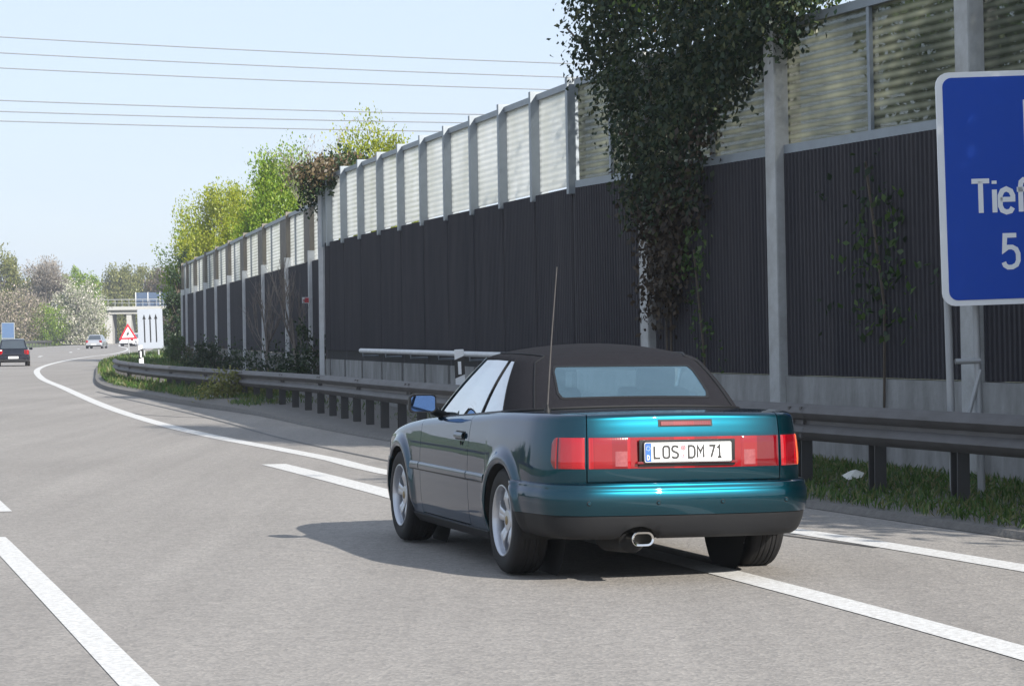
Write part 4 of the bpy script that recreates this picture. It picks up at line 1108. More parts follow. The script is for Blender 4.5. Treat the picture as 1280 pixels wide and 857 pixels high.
# --- body: quarters, fenders, rocker, tonneau, scuttle
b = B()
dr0, ddr = d_rear(YS + G_), d_x(.75 - G_)
xs_q = [x for x in lin(-.78, -RA - .02, 18)] + arch_cols(XR) + lin(RA + .03, .75 - G_, 14)
ds_q = lin(dr0, d_x(-.8), 14)[:-1] + [d_x(x) for x in xs_q]
ds_f = [d_x(x) for x in lin(1.967 + G_, XF - RA - .02, 8) + arch_cols(XF) + lin(XF + RA + .02, 3.0, 6)] + lin(d_x(3.03), OD[-1], 30)
for mirror in (0, 1):
    Q = wall_rows(ds_q, zb_body); F = wall_rows(ds_f, zb_body)
    K = wall_rows([d_x(x) for x in lin(.75 - G_, 1.967 + G_, 20)], .185, .232)
    # deck strip between the seam and the shoulder
    DK = []
    for d in ds_q + [d_x(x) for x in lin(.76, 1.96, 14)] + [d for d in ds_f if opos(d)[0] < 2.1]:
        p = topin(d)
        yi = (YS + G_) if p.x < -.128 else .70
        if p.x < -.128: yi = min(yi, p.y - .0005)
        DK.append([Vector((p.x, p.y + (yi - p.y) * k / 6, zdeck(p.x, p.y + (yi - p.y) * k / 6))) for k in range(7)])
    # front wing top: to bonnet seam
    HF = []
    for d in [d_x(x) for x in lin(2.1, 3.0, 20)] + lin(d_x(3.03), OD[-1], 30):
        p = topin(d); yi = min(.64, p.y)
        HF.append([Vector((p.x, p.y + (yi - p.y) * k / 4, zdeck(p.x, p.y + (yi - p.y) * k / 4))) for k in range(5)])
    for rows in (Q, F, K, DK, HF): b.grid(mir(rows) if mirror else rows)
# tonneau panel ahead of the boot lid
b.grid([[Vector((x, y, zdeck(x, y))) for y in lin(-.70, .70, 29)] for x in lin(-.130 + G_, .16, 8)])
# lower rear panel under the lid
b.grid([[Vector((p.x, s * p.y, p.z)) for p in (wall(d, z) for z in (.40, .48, .56, .572))] for s, d in [(-1, d) for d in lin(d_rear(YS), 0, 12)] + [(1, d) for d in lin(0, d_rear(YS), 12)[1:]]])
BODY = cp(b, 'body', M['teal'], fl=.014)
# --- boot lid
b = B()
dd = lin(0, d_rear(YS - G_), 26)
cols = [(-1, d) for d in dd[::-1]] + [(1, d) for d in dd[1:]]
LID = []
for s, d in cols:
    r = [wall(d, .572 + 2 * G_ + (zwall_top(d) - .572 - 2 * G_) * u) for u in lin(0, 1, 16)] + [fillet(d, a) for a in ANG]
    LID.append([Vector((p.x, s * p.y, p.z)) for p in r])
b.grid(LID)
DKL = []
for d in dd:
    p = topin(d); DKL.append([Vector((p.x, y, zdeck(p.x, y))) for y in lin(-p.y, p.y, 33)])
pl = topin(dd[-1])
for x in lin(pl.x, -.130 - G_, 14)[1:]:
    DKL.append([Vector((x, y, zdeck(x, y))) for y in lin(-(YS - G_), YS - G_, 33)])
DKL[0] = [topin(0)] * 33
b.grid(DKL[1:])
b.grid([[topin(0), topin(0)], [DKL[1][0], DKL[1][-1]]])
LIDO = cp(b, 'boot_lid', M['teal'], fl=.014, merge=.0006)
# --- bonnet
b = B(); HB = []
for d in [d_x(x) for x in lin(2.06, 3.0, 20)] + lin(d_x(3.03), OD[-1], 30)[:-1]:
    p = topin(d); yi = min(.634, p.y); HB.append([Vector((p.x, y, zdeck(p.x, y) + .012 * (1 - (y / max(yi, .01)) ** 2))) for y in lin(-yi, yi, 21)])
b.grid(HB); cp(b, 'bonnet', M['teal'], fl=.014)
# --- doors
for s in (1, -1):
    b = B(); ds = [d_x(x) for x in lin(.75 + G_, 1.967 - G_, 26)]
    rows = wall_rows(ds, .232 + 2 * G_)
    b.grid(mir(rows) if s < 0 else rows); door = cp(b, 'door', M['teal'], fl=.014)
    # flush pull handle: dark recess with a body coloured grip
    b = B(); x0, x1, z0, z1 = .86, 1.05, .765, .800
    b.grid([[Vector((p.x, s * p.y, p.z)) for p in (wall(d_x(x), z, .003) for z in lin(z0 - .012, z1 + .008, 5))] for x in lin(x0 - .01, x1 + .01, 7)])
    b.grid([[Vector((p.x, s * p.y, p.z)) for p in (wall(d_x(x), z, -.01) for z in (z0 - .012, z1 + .008))] for x in lin(x0 - .01, x1 + .01, 7)])
    h = cp(b, 'handle_recess', M['trim'], door)
    b = B()
    b.grid([[Vector((p.x, s * p.y, p.z)) for p in [wall(d_x(x), z0, .004), wall(d_x(x), z0, .018), wall(d_x(x), (z0 + z1) / 2, .022), wall(d_x(x), z1, .017), wall(d_x(x), z1, .004)]] for x in lin(x0, x1, 7)])
    cp(b, 'handle', M['teal'], door, fl=.004)
    b = B(); q = wall(d_x(.905), .735, .004); b.lathe([(0, .0), (.012, .0), (.014, -.004)], (0, 0, 0)); b.v = [(q.x + v[0], s * (q.y + v[1] * -1), q.z + v[2]) for v in b.v]
    cp(b, 'lock', M['trim'], door)
    # side moulding: three pieces along one line
    for xa, xb in ((.36, .742), (.758, 1.96), (1.976, 2.20)):
        b = B()
        prof = [(-.024, -.002), (-.022, .010), (-.012, .014), (.012, .014), (.022, .010), (.024, -.002)]
        rows = [[Vector((p.x, s * p.y, p.z)) for p in (wall(d_x(x), .545 + dz, o_) for dz, o_ in prof)] for x in lin(xa, xb, max(3, int((xb - xa) / .06)))]
        b.grid(rows); b.add(rows[0], [tuple(range(6))]); b.add(rows[-1], [tuple(range(6))])
        cp(b, 'side_moulding', M['teal'], door if xa > .75 and xa < 1.9 else BODY)
        b = B()
        rows = [[Vector((p.x, s * p.y, p.z)) for p in (wall(d_x(x), .518 + dz, o_) for dz, o_ in ((-.004, -.002), (-.004, .005), (.004, .005), (.004, -.002)))] for x in lin(xa, xb, max(3, int((xb - xa) / .06)))]
        b.grid(rows); cp(b, 'moulding_seal', M['trim'], door if xa > .75 and xa < 1.9 else BODY)
    # sill cover
    b = B(); prof = [(.226, .002), (.222, .012), (.20, .014), (.165, -.006), (.16, -.10)]
    rows = [[Vector((p.x, s * p.y, p.z)) for p in (wall(d_x(x), z, o_) for z, o_ in prof)] for x in lin(RA + .01, XF - RA - .01, 30)]
    b.grid(rows); cp(b, 'sill', M['trim'])
# --- black arch edge and wheel housing
for s in (1, -1):
    for xw in (XR, XF):
        b = B(); rows = []
        for k in range(33):
            a = math.pi * (k / 32) * 1.16 - math.pi * .08
            x, z = xw - math.cos(a) * (RA + .004), ZW + math.sin(a) * (RA + .004)
            p = wall(d_x(x), max(z, .2)); rows.append([Vector((x, s * (p.y - .004), z)), Vector((xw - math.cos(a) * (RA + .03), s * .56, ZW + math.sin(a) * (RA + .03)))])
        b.grid(rows); b.add([(xw + (RA + .03) * math.cos(2 * math.pi * k / 24), s * .555, ZW + (RA + .03) * math.sin(2 * math.pi * k / 24)) for k in range(24)], [tuple(range(24))])
        cp(b, 'wheel_housing', M['under'])
# --- underbody and inner shells
b = B()
b.box((1.45, 0, .245), (3.2, 1.10, .09)); b.box((1.28, 0, .25), (1.72, 1.50, .10)); b.box((-.50, 0, .47), (.60, 1.10, .22)); b.box((2.95, 0, .42), (.6, 1.1, .4))
b.box((-.42, 0, .70), (.68, 1.22, .36)); b.box((2.75, 0, .58), (1.1, 1.15, .22))
b.tube([(-.1, -.55, .30), (-.1, .55, .30)], .05, 8)
cp(b, 'underbody', M['under'])
# --- rear bumper
b = B(); bv = B()
PB = [(.571, -.05), (.569, .004), (.562, .016), (.548, .020), (.538, .019), (.530, .024), (.515, .030), (.47, .032), (.43, .028), (.392, .020)]
PV = [(.389, .012), (.375, .010), (.34, .002), (.30, -.014), (.275, -.030), (.258, -.055), (.252, -.10)]
def bdist(z):
    q = RA * RA - (max(z, ZW) - ZW) ** 2
    return d_x(-math.sqrt(max(q, 0.02)) - .006)
def bump_rows(prof):
    cols = []
    for k in range(-44, 45):
        u = abs(k) / 44; sgn = -1 if k < 0 else 1; col = []
        for z, off in prof:
            d = bdist(z) * u; nx, ny = onrm(d); x, y = opos(d)
            rr = max(0, nx) ** 2                        # 1 = faces straight back
            o_ = off + .042 * rr ** .5 * sstep(0, .2, rr) - .002 + (flare(x, z) * (1 - rr) if abs(ny) > .7 else 0)
            p = Vector((x - nx * o_, sgn * (y - ny * o_), z)); col.append(p)
        cols.append(col)
    return cols
rows = bump_rows(PB); b.grid(rows); BUMP = cp(b, 'rear_bumper', M['teal'], fl=.02)
rows = bump_rows(PV)
for col in rows:                                   # cut-out round the exhaust
    for i, p in enumerate(col):
        e = ((p.y - .285) / .115) ** 2
        if e < 1: p.z = max(p.z, .252 + .075 * math.sqrt(1 - e)) if i > 2 else p.z
bv.grid(rows); cp(bv, 'valance', M['trim'], BUMP, fl=.02)
for y in (.575, .19, -.19, -.575):
    d = d_rear(abs(y)); nx, ny = onrm(d); x, yy = opos(d); sg = 1 if y > 0 else -1
    c = Vector((x - nx * .070, sg * (yy - ny * .066), .462))
    b = B(); b.lathe([(0, -.008), (.008, -.008), (.011, -.004), (.011, .006)], c, 'X', 16); cp(b, 'parking_sensor', M['teal'], BUMP)
    b = B(); b.lathe([(.0112, -.003), (.0135, -.002), (.0135, .004)], c, 'X', 16); cp(b, 'sensor_ring', M['trim'], BUMP)
# front bumper
b = B(); cols = []
for k in range(-40, 41):
    u = abs(k) / 40; sgn = -1 if k < 0 else 1; col = []
    for z, off in ((.575, -.05), (.57, .01), (.54, .03), (.42, .035), (.36, .02), (.26, .0), (.22, -.05)):
        da = d_x(XF + math.sqrt(max(.02, RA * RA - (max(z, ZW) - ZW) ** 2)) + .006); d = OD[-1] + (da - OD[-1]) * u
        nx, ny = onrm(d); x, y = opos(d); rr = max(0, -nx) ** 2; o_ = off * (.15 + .85 * rr) + (flare(x, z) if abs(ny) > .7 else 0) + .002
        col.append(Vector((x - nx * o_, sgn * (y - ny * o_), z)))
    cols.append(col)
b.grid(cols); cp(b, 'front_bumper', M['teal'], fl=.02)
for s in (1, -1):
    b = B(); rows = [[Vector((p.x, s * p.y, p.z)) for p in (wall(d, z, .004) for z in lin(.585, .675, 5))] for d in lin(d_x(3.06), OD[-1] - .38, 16)]
    b.grid(rows); cp(b, 'headlamp', M['carglass'], BODY, fl=.01)
b = B(); rows = [[Vector((p.x, sg * p.y, p.z)) for p in (wall(d, z, .004) for z in lin(.585, .675, 4))] for sg, d in [(-1, d) for d in lin(OD[-1] - .34, OD[-1], 8)] + [(1, d) for d in lin(OD[-1], OD[-1] - .34, 8)[1:]]]
b.grid(rows); cp(b, 'grille', M['trim'], BODY, fl=.01)
# --- tail lamps
ZL0, ZL1 = .650, .828
def lens(b, d0, d1, s, z0=ZL0, z1=ZL1, off=.006, n=12, rnd=.012, end=None):
    """slightly proud lens following the panel, edges rolled in; end = rounded outer end"""
    rows = []
    for i in range(n):
        u = i / (n - 1); d = d0 + (d1 - d0) * u
        e = 0.0
        if end: e = max(0, (u - (1 - end)) / end)
        sh = (1 - math.sqrt(max(0, 1 - e * e))) * (z1 - z0) * .38
        a0, a1 = z0 + sh, z1 - sh * .75
        k = off if 0 < i < n - 1 else -.004
        col = [wall(d, a0, -.004), wall(d, a0 + .002, k * .6), wall(d, a0 + rnd * .6, k)] + [wall(d, a0 + (a1 - a0) * t, k) for t in (.25, .5, .75)] + [wall(d, a1 - rnd * .6, k), wall(d, a1 - .002, k * .6), wall(d, a1, -.004)]
        rows.append([Vector((p.x, s * p.y, p.z)) for p in col])
    b.grid(rows)
for s in (1, -1):
    da, db = d_rear(YS + G_ + .002), d_x(-.705)
    dm = da + (db - da) * .80
    b = B(); lens(b, da, dm, s, n=12); T = cp(b, 'tail_lamp', M['red'], CAR)
    b = B(); lens(b, dm + .0005, db, s, n=10, end=.9); cp(b, 'turn_lens', M['darkred'] if s > 0 else M['amber'], T)  # left lens dark red: the shade on that corner is put into its colour
    b = B(); lens(b, d_rear(.315), d_rear(YS - G_ - .002), s, n=14); T = cp(b, 'tail_lamp', M['red'], CAR)
    b = B(); lens(b, d_rear(.328), d_rear(.442), s, .662, .752, .009, 5, .005); cp(b, 'reverse_lens', M['pink'], T)
b = B(); cols = []
for sg, d in [(-1, d) for d in lin(d_rear(.570), 0, 16)] + [(1, d) for d in lin(0, d_rear(.570), 16)[1:]]:
    cols.append([Vector((p.x, sg * p.y, p.z)) for p in (wall(d, ZL0, -.004), wall(d, ZL0 + .002, .003), wall(d, .70, .0035), wall(d, .78, .0035), wall(d, ZL1 - .002, .003), wall(d, ZL1, -.004))])
b.grid(cols); cp(b, 'reflector_band', M['red'], LIDO)
xp = -.884
b = B(); b.box((xp - .004, 0, .738), (.012, .575, .148)); PF = cp(b, 'plate_recess', M['trim'], LIDO, bevel=.004)
b = B(); b.box((xp - .014, 0, .684), (.012, .60, .014)); cp(b, 'plate_lamp_strip', M['darkred'], LIDO, bevel=.003)
# number plate
tilt = .06
def pfn(y, z, d): return Vector((xp - .0165 - d + z * tilt, -y, .7425 + z))      # y to the right as seen from behind
b = B(); b.prism(rrect(.532, .122, .012), 0, .006, pfn); PH = cp(b, 'plate_holder', M['trim'], LIDO)
b = B(); b.prism(rrect(.520, .110, .010), .0065, .008, pfn); PL = cp(b, 'number_plate', M['plate'], CAR)
b = B(); ribbon(b, rrect(.512, .102, .008) + [rrect(.512, .102, .008)[0]], .0035, .0006, lambda x, y, d: pfn(x, y, .0082 + d)); cp(b, 'plate_border', M['ink'], PL)
b = B(); b.prism([(x - .239, z) for x, z in rrect(.038, .101, .006)], .0082, .0088, pfn); EB = cp(b, 'euro_band', M['euro'], PL)
b = B(); ribbon(b, [(-.245 + px * .022, -.040 + py * .022) for px, py in STROKES['D'][1][0]], .0040, .0005, lambda x, y, d: pfn(x, y, .009 + d))
for k in range(12):
    a = 2 * math.pi * k / 12; b.add([pfn(-.239 + .0115 * math.cos(a) + q * math.cos(j), .022 + .0115 * math.sin(a) + q * math.sin(j), .0092) for q, j in [(.0022 if m % 2 == 0 else .0010, math.pi / 2 + math.pi * m / 5) for m in range(10)]], [tuple(range(10))])
cp(b, 'band_mark', M['plate'], PL)
x = -.208; H_ = .076
for ch in 'LOS DM 71':
    if ch == ' ': x += .046 if x < 0 else .018; continue
    wch, st = STROKES[ch]; wl = .0445 if ch in 'LOSDM' else .040
    wl = {'1': .032, '7': .040}.get(ch, .0445)
    k = wl / (wch + .0)
    b = B()
    for path in st: ribbon(b, [(x + .005 + px * (k - .008 / max(wch, .3)), -H_ / 2 + .005 + py * (H_ - .010)) for px, py in path], (.0132), .0008, lambda a, c, d: pfn(a, c, .0083 + d))
    cp(b, 'digit' if ch in '71' else 'letter', M['ink'], PL)
    x += wl + .0085
for z, m_ in ((.0235, 'seal_red'), (-.0195, 'seal_white')):
    b = B(); b.prism([(-.0300 + .0165 * math.cos(2 * math.pi * k / 24), z + .0165 * math.sin(2 * math.pi * k / 24)) for k in range(24)], .0082, .009, pfn); cp(b, 'seal', M[m_], PL)
    b = B(); ribbon(b, [(-.030 + .0115 * math.cos(2 * math.pi * k / 24), z + .0115 * math.sin(2 * math.pi * k / 24)) for k in range(25)], .0018, .0004, lambda a, c, d: pfn(a, c, .009 + d))
    ribbon(b, [(-.0335, z + .004), (-.03, z - .005), (-.0265, z + .004)], .003, .0004, lambda a, c, d: pfn(a, c, .009 + d)); cp(b, 'seal_mark', M['signred'], PL)
# third brake lamp on the lid
d0 = 0
b = B(); cols = []
for sg, d in [(-1, d) for d in lin(d_rear(.150), 0, 8)] + [(1, d) for d in lin(0, d_rear(.150), 8)[1:]]:
    cols.append([Vector((p.x, sg * p.y, p.z)) for p in (wall(d, .890, -.004), wall(d, .892, .010), wall(d, .914, .010), wall(d, .918, -.006))])
b.grid(cols); b.add(cols[0], [(0, 1, 2, 3)]); b.add(cols[-1], [(3, 2, 1, 0)]); cp(b, 'brake_lamp', M['darkred'], LIDO)
b = B(); cols2 = []
for sg, d in [(-1, d) for d in lin(d_rear(.162), 0, 8)] + [(1, d) for d in lin(0, d_rear(.162), 8)[1:]]:
    cols2.append([Vector((p.x, sg * p.y, p.z)) for p in (wall(d, .884, -.003), wall(d, .885, .004), wall(d, .924, .003), wall(d, .925, -.006))])
b.grid(cols2); cp(b, 'brake_lamp_frame', M['trim'], LIDO)
# --- exhaust
b = B(); cx, cy, cz = -.955, .292, .262
ov = lambda k, ry, rz: ((ry - rz) * max(-1, min(1, 6 * math.cos(k))) + rz * math.cos(k), math.sin(k) * rz)
rows = []
for x, q in ((.10, .9), (-.0, 1), (-.012, 1.05), (-.016, 1.0), (-.010, .82), (.10, .8)):
    rows.append([Vector((cx + x, cy + ov(2 * math.pi * k / 32, .063 * max(q, 1) - (.010 if q < .85 else 0), .039 * max(q, 1) - (.010 if q < .85 else 0))[0], cz + ov(2 * math.pi * k / 32, .063, .039 * max(q, 1) - (.010 if q < .85 else 0))[1])) for k in range(32)])
b.grid(rows, True); EX = cp(b, 'exhaust', M['chrome'])
b = B(); b.add([rows[-1][k] + Vector((-.02, 0, 0)) for k in range(32)], [tuple(range(32))])
b.tube([(-.86, .30, .26), (-.80, .30, .255), (-.5, .34, .25)], [.03, .085, .09], 14); cp(b, 'muffler', M['under'], EX)
# --- wheels
def wheel(s, xw, yw=.735):
    hub = bpy.data.objects.new('wheel', None); C.objects.link(hub); hub.parent = CAR; hub.location = (xw, s * yw, RW)
    b = B(); hw = .1
    prof = [(.200, .088), (.208, .098), (.225, .103), (.255, .106), (.285, .102), (.302, .090), (.3105, .074)]
    tread = []
    for yy in lin(.070, -.070, 29):
        gr = -.006 if any(abs(abs(yy) - g) < .004 for g in (.018, .045)) else 0
        tread.append((.313 + gr - .004 * (yy / .07) ** 4, yy))
    prof = prof + tread + [(r, -y) for r, y in prof[::-1]]
    b.lathe(prof, (0, 0, 0), 'Y', 56)
    T = b.build('tyre', M['rubber'], hub, smooth=50)
    b = B()
    b.lathe([(.212, .096), (.211, .103), (.205, .104), (.200, .100), (.194, .080), (.190, .04), (.188, -.08), (.20, -.09)], (0, 0, 0), 'Y', 56)
    # five broad spokes, each split by a groove
    def face(r): return .060 + .034 * math.sin(math.pi * min(1, r / .20)) ** 1.0 * .75
    for k in range(10):
        a0 = 2 * math.pi * (k // 2) / 5 + (.13 if k % 2 else -.13) + .3
        rows = []
        for r in lin(.045, .198, 10):
            hw_ = (.016 + .014 * (r / .2)); cs, sn = math.cos(a0), math.sin(a0)
            off = (1 if k % 2 else -1) * (.012 - .0 * r)
            def P(t, y): return Vector((r * cs - t * sn, y, r * sn + t * cs))
            yf = .082 - .020 * abs(r - .13) / .08
            rows.append([P(-hw_, yf - .035), P(-hw_, yf - .004), P(-hw_ + .005, yf), P(hw_ - .005, yf), P(hw_, yf - .004), P(hw_, yf - .035)])
        b.grid(rows)
    b.lathe([(.0, .074), (.030, .074), (.062, .070), (.068, .060), (.068, .02)], (0, 0, 0), 'Y', 32)
    rim = b.build('rim', M['alloy'], hub, smooth=40)
    b = B(); b.lathe([(0, .080), (.022, .079), (.028, .075)], (0, 0, 0), 'Y', 20); b.build('hub_cap', M['cap'], hub, smooth=40)
    b = B()
    for k in range(5):
        a = 2 * math.pi * k / 5 + .3 + math.pi / 5
        b.lathe([(0, .069), (.008, .069), (.009, .06)], (.05 * math.cos(a), 0, .05 * math.sin(a)), 'Y', 8)
    b.build('wheel_bolts', M['trim'], hub)
    b = B(); b.lathe([(.0, .03), (.145, .03), (.15, .01), (.15, -.0), (.0, .0)], (0, 0, 0), 'Y', 40); b.lathe([(.188, -.02), (.0, -.02)], (0, 0, 0), 'Y', 40); b.build('brake_disc', M['railpost'], hub, smooth=40)
    if s < 0: hub.rotation_euler = (0, 0, math.pi)
    return hub
for s in (1, -1): wheel(s, XR); wheel(s, XF)
# --- soft top, glass
WB = [((-.085, 0), (.31, 0)), ((-.075, .3), (.325, .28)), ((-.045, .50), (.35, .435)), (( .02, .62), (.39, .505)), ((.12, .695), (.45, .552)), ((.30, .742), (.56, .583)), ((.72, .765), (.64, .592)), ((1.30, .752), (.90, .602)), ((1.93, .735), (1.09, .603)), ((2.03, .50), (1.135, .45)), ((2.10, 0.0), (1.165, 0))]
ZT_ = [1.257, 1.257, 1.258, 1.259, 1.26, 1.264, 1.268, 1.274, 1.272, 1.285, 1.294]
def interp_w(w):
    i = min(len(WB) - 2, int(w)); t = w - i
    def cat(get):
        g = [get(max(i - 1, 0)), get(i), get(i + 1), get(min(i + 2, len(WB) - 1))]
        if i == 0: g[0] = g[2]
        return .5 * (2 * g[1] + (g[2] - g[0]) * t + (2 * g[0] - 5 * g[1] + 4 * g[2] - g[3]) * t * t + (3 * g[1] - g[0] - 3 * g[2] + g[3]) * t ** 3)
    bx, by = cat(lambda k: WB[k][0][0]), cat(lambda k: WB[k][0][1]); tx, ty = cat(lambda k: WB[k][1][0]), cat(lambda k: WB[k][1][1]); tz = cat(lambda k: ZT_[k])
    if w <= 0: by = ty = 0.0
    bz = zdeck(bx, by) + .004
    return Vector((bx, by, bz)), Vector((tx, ty, tz))
def ruled(w, v, off=0.0):
    p, q = interp_w(w)
    e = .02
    p2, q2 = interp_w(min(10, w + e)); p1, q1 = interp_w(max(0, w - e))
    tan = (p2.lerp(q2, v) - p1.lerp(q1, v)); n_ = tan.cross(q - p); n_.normalize()
    if w < .1: n_ = (Vector((-(q.z - p.z), 0, q.x - p.x))).normalized()
    c = p.lerp(q, v)
    if n_.dot(c - Vector((.8, 0, .8))) < 0: n_ = -n_
    bulge = .012 * math.sin(math.pi * min(1, max(0, v)))
    return c + n_ * (off + bulge)
CZ = [(.31, 1.257), (.36, 1.282), (.42, 1.302), (.50, 1.320), (.60, 1.335), (.75, 1.346), (.90, 1.349), (1.05, 1.343), (1.165, 1.318)]
def cap_pt(w, f):
    """f 0 at the edge .. 1 at the centre line"""
    q = interp_w(w)[1]; q = q + Vector((0, 0, 0)); y = q.y * (1 - f)
    zc = max(lerp_tab(q.x, CZ), q.z); h = 1 - max(0.0, 1 - f) ** 2.2
    return Vector((q.x, y, q.z + (zc - q.z) * h))
b = B()
ws_r = lin(1.9, 5.0, 32); ws_w = lin(0, 1.9, 18)
WIN0, WIN1 = .0, 1.95                 # rear window in w
for sg in (1, -1):
    # rounded shoulder into the roof
    rows = []
    low = [[ruled(w_, v) for v in lin(-.012, .185, 5)] for w_ in ws_w]; upp = []
    for w_ in ws_w:
        e1 = ruled(w_, .90); e2 = interp_w(w_)[1]; c1 = cap_pt(w_, .10)
        upp.append([ruled(w_, v) for v in lin(.815, .90, 4)] + [e1.lerp(e2, t).lerp(e2.lerp(c1, t), t) for t in (.25, .5, .75, 1.0)])
    for w_ in ws_r:
        r = [ruled(w_, v) for v in lin(-.012, .90, 14)]
        e1 = ruled(w_, .90); e2 = interp_w(w_)[1]; c1 = cap_pt(w_, .10)
        for t in (.25, .5, .75, 1.0): r.append(e1.lerp(e2, t).lerp(e2.lerp(c1, t), t))
        rows.append(r)
    roof = []
    for w_ in lin(0, 5.0, 46) + lin(5.1, 8.4, 34): roof.append([cap_pt(w_, f) for f in lin(.10, 1, 14)])
    side = []
    for w_ in lin(5.0, 8.4, 35):
        e1 = ruled(w_, .945); e2 = interp_w(w_)[1]; c1 = cap_pt(w_, .10)
        side.append([e1] + [e1.lerp(e2, t).lerp(e2.lerp(c1, t), t) for t in (.25, .5, .75, 1.0)])
    head = [[cap_pt(w_, f) for f in lin(.0, 1, 14)] for w_ in lin(8.4, 10, 16)]
    for rr in (rows, low, upp, roof, side, head): b.grid([[Vector((p.x, sg * p.y, p.z)) for p in r] for r in rr])
TOP = cp(b, 'soft_top', M['fabric'], merge=.0015, fl=.012)
# seams (raised piping) on the fabric
for sg in (1, -1):
    b = B(); path = [ruled(3.05, v, .004) for v in lin(.0, .9, 10)] + [cap_pt(3.15 + .0 * k, .12) + Vector((0, 0, .004)) for k in range(1)] + [cap_pt(w_, .16 - .06 * t) + Vector((0, 0, .004)) for w_, t in [(3.8, .1), (4.6, .3), (5.3, .5), (6.2, .8), (7.5, 1)]]
    b.tube([Vector((p.x, sg * p.y, p.z)) for p in path], .006, 6); cp(b, 'seam', M['trim'], TOP)
# rubber foot of the top
b = B(); path = [ruled(w_, -.008, .005) for w_ in lin(0, 5.0, 40)]
b.tube([Vector((p.x, -p.y, p.z)) for p in path[::-1]] + path[1:], .008, 6); cp(b, 'base_seal', M['trim'], TOP)
# rear window: rounded pane let into the fabric
def pane_rows(w0, w1, v0, v1, off, rc=.10):
    rows = []; n = 40
    for i in range(n + 1):
        u = -1 + 2 * i / n; w_ = abs(u) * w1; sg = -1 if u < 0 else 1
        e = max(0, (abs(u) - (1 - rc)) / rc); sh = (1 - math.sqrt(max(0, 1 - e * e))) * .16 * (v1 - v0)
        rows.append([Vector((p.x, sg * p.y, p.z)) for p in (ruled(w_, v, off) for v in lin(v0 + sh, v1 - sh, 9))])
    return rows
def loop(w1, v0, v1, off):
    g = pane_rows(0, w1, v0, v1, off)
    return [r[0] for r in g] + g[-1][1:] + [r[-1] for r in g[::-1]][1:] + g[0][::-1][1:-1]
b = B(); b.grid([loop(1.97, .155, .845, .0005), loop(1.965, .158, .842, .0045), loop(1.88, .188, .812, .0045), loop(1.875, .19, .81, -.004)], True); cp(b, 'window_frame', M['trim'], TOP)
b = B(); b.grid(pane_rows(0, 1.885, .187, .813, .002)); cp(b, 'rear_window', M['rearglass'], TOP)
# side glass, pillars, windscreen
for sg in (1, -1):
    f = lambda rows: [[Vector((p.x, sg * p.y, p.z)) for p in r] for r in rows]
    b = B(); b.grid(f([[ruled(w_, v, -.006) for v in lin(.0, .945, 8)] for w_ in lin(5.02, 5.96, 10)])); cp(b, 'quarter_window', M['window'])
    b = B(); b.grid(f([[ruled(w_, v, -.006) for v in lin(.0, .945, 8)] for w_ in lin(6.0, 7.86, 20)])); cp(b, 'door_window', M['window'])
    b = B()
    rows = [[ruled(5.98, v, o_) for v in lin(-.01, .95, 10)] for o_ in (-.012, .001)]
    for w0, w1 in ((5.955, 6.005), (4.985, 5.03)): b.grid(f([[ruled(w_, v, o_) for v in lin(-.01, .955, 10)] for w_, o_ in ((w0, -.014), (w0, .0015), (w1, .0015), (w1, -.014), (w0, -.014))]))
    cp(b, 'window_seal', M['trim'])
    b = B(); b.grid(f([[ruled(w_, v, o_) for v in lin(-.01, .97, 12)] for w_, o_ in ((7.84, -.02), (7.84, .004), (7.93, .006), (8.02, .006), (8.10, .002), (8.10, -.02), (7.84, -.02))])); cp(b, 'pillar', M['teal'])
    b = B(); b.grid(f([[ruled(w_, v, .0045 if w_ > 7.85 else .0) + Vector((0, 0, 0)) for v in lin(.0, .95, 12)] for w_ in (7.80, 7.85)])); cp(b, 'pillar_seal', M['trim'])
    b = B(); b.grid(f([[ruled(w_, v, o_) for w_ in lin(5.0, 7.9, 24)] for v, o_ in ((-.02, -.01), (-.02, .004), (.012, .004), (.016, -.01))])); cp(b, 'belt_strip', M['railpost'])
b = B(); b.grid([[Vector((p.x, sg * p.y, p.z)) for p in (ruled(w_, v, -.004) for v in lin(0, .97, 8))] for sg, w_ in [(-1, w_) for w_ in lin(8.10, 10, 12)] + [(1, w_) for w_ in lin(10, 8.10, 12)[1:]]]); cp(b, 'windscreen', M['windscreen'])
# --- cabin
b = B(); b.box((1.05, 0, .46), (1.9, 1.34, .06)); b.box((.10, 0, .66), (.10, 1.34, .42)); b.box((1.0, 0, .52), (1.2, .22, .18))
b.box((1.72, 0, .76), (.40, 1.36, .24)); b.box((1.98, 0, .72), (.14, 1.3, .25))
for s in (1, -1): b.box((1.0, s * .675, .66), (1.8, .05, .40))
cp(b, 'cabin', M['cabin'], bevel=.02)
for y in (.36, -.36):
    b = B(); b.box((1.02, y, .56), (.50, .48, .16)); b.box((.76, y, .80), (.14, .46, .56), Matrix.Rotation(R(-14), 3, 'Y')); st = cp(b, 'seat', M['seat'], bevel=.04)
    b = B(); b.box((.675, y, 1.125), (.09, .25, .17), Matrix.Rotation(R(-10), 3, 'Y')); cp(b, 'headrest', M['seat'], st, bevel=.035)
for y in (.33, -.33):
    b = B(); b.box((.26, y, .58), (.45, .5, .14)); b.box((.14, y, .78), (.12, .5, .36), Matrix.Rotation(R(-12), 3, 'Y')); cp(b, 'rear_seat', M['seat'], bevel=.035)
b = B(); sw_c = Vector((1.40, .36, .80)); b.tube([sw_c + Vector((.06 * math.sin(a) , .18 * math.cos(a), .17 * math.sin(a))) for a in [2 * math.pi * k / 28 for k in range(29)]], .014, 8, False); b.tube([sw_c, sw_c + Vector((.2, 0, -.06))], .04, 8); b.box(sw_c, (.03, .32, .04)); cp(b, 'steering_wheel', M['trim'])
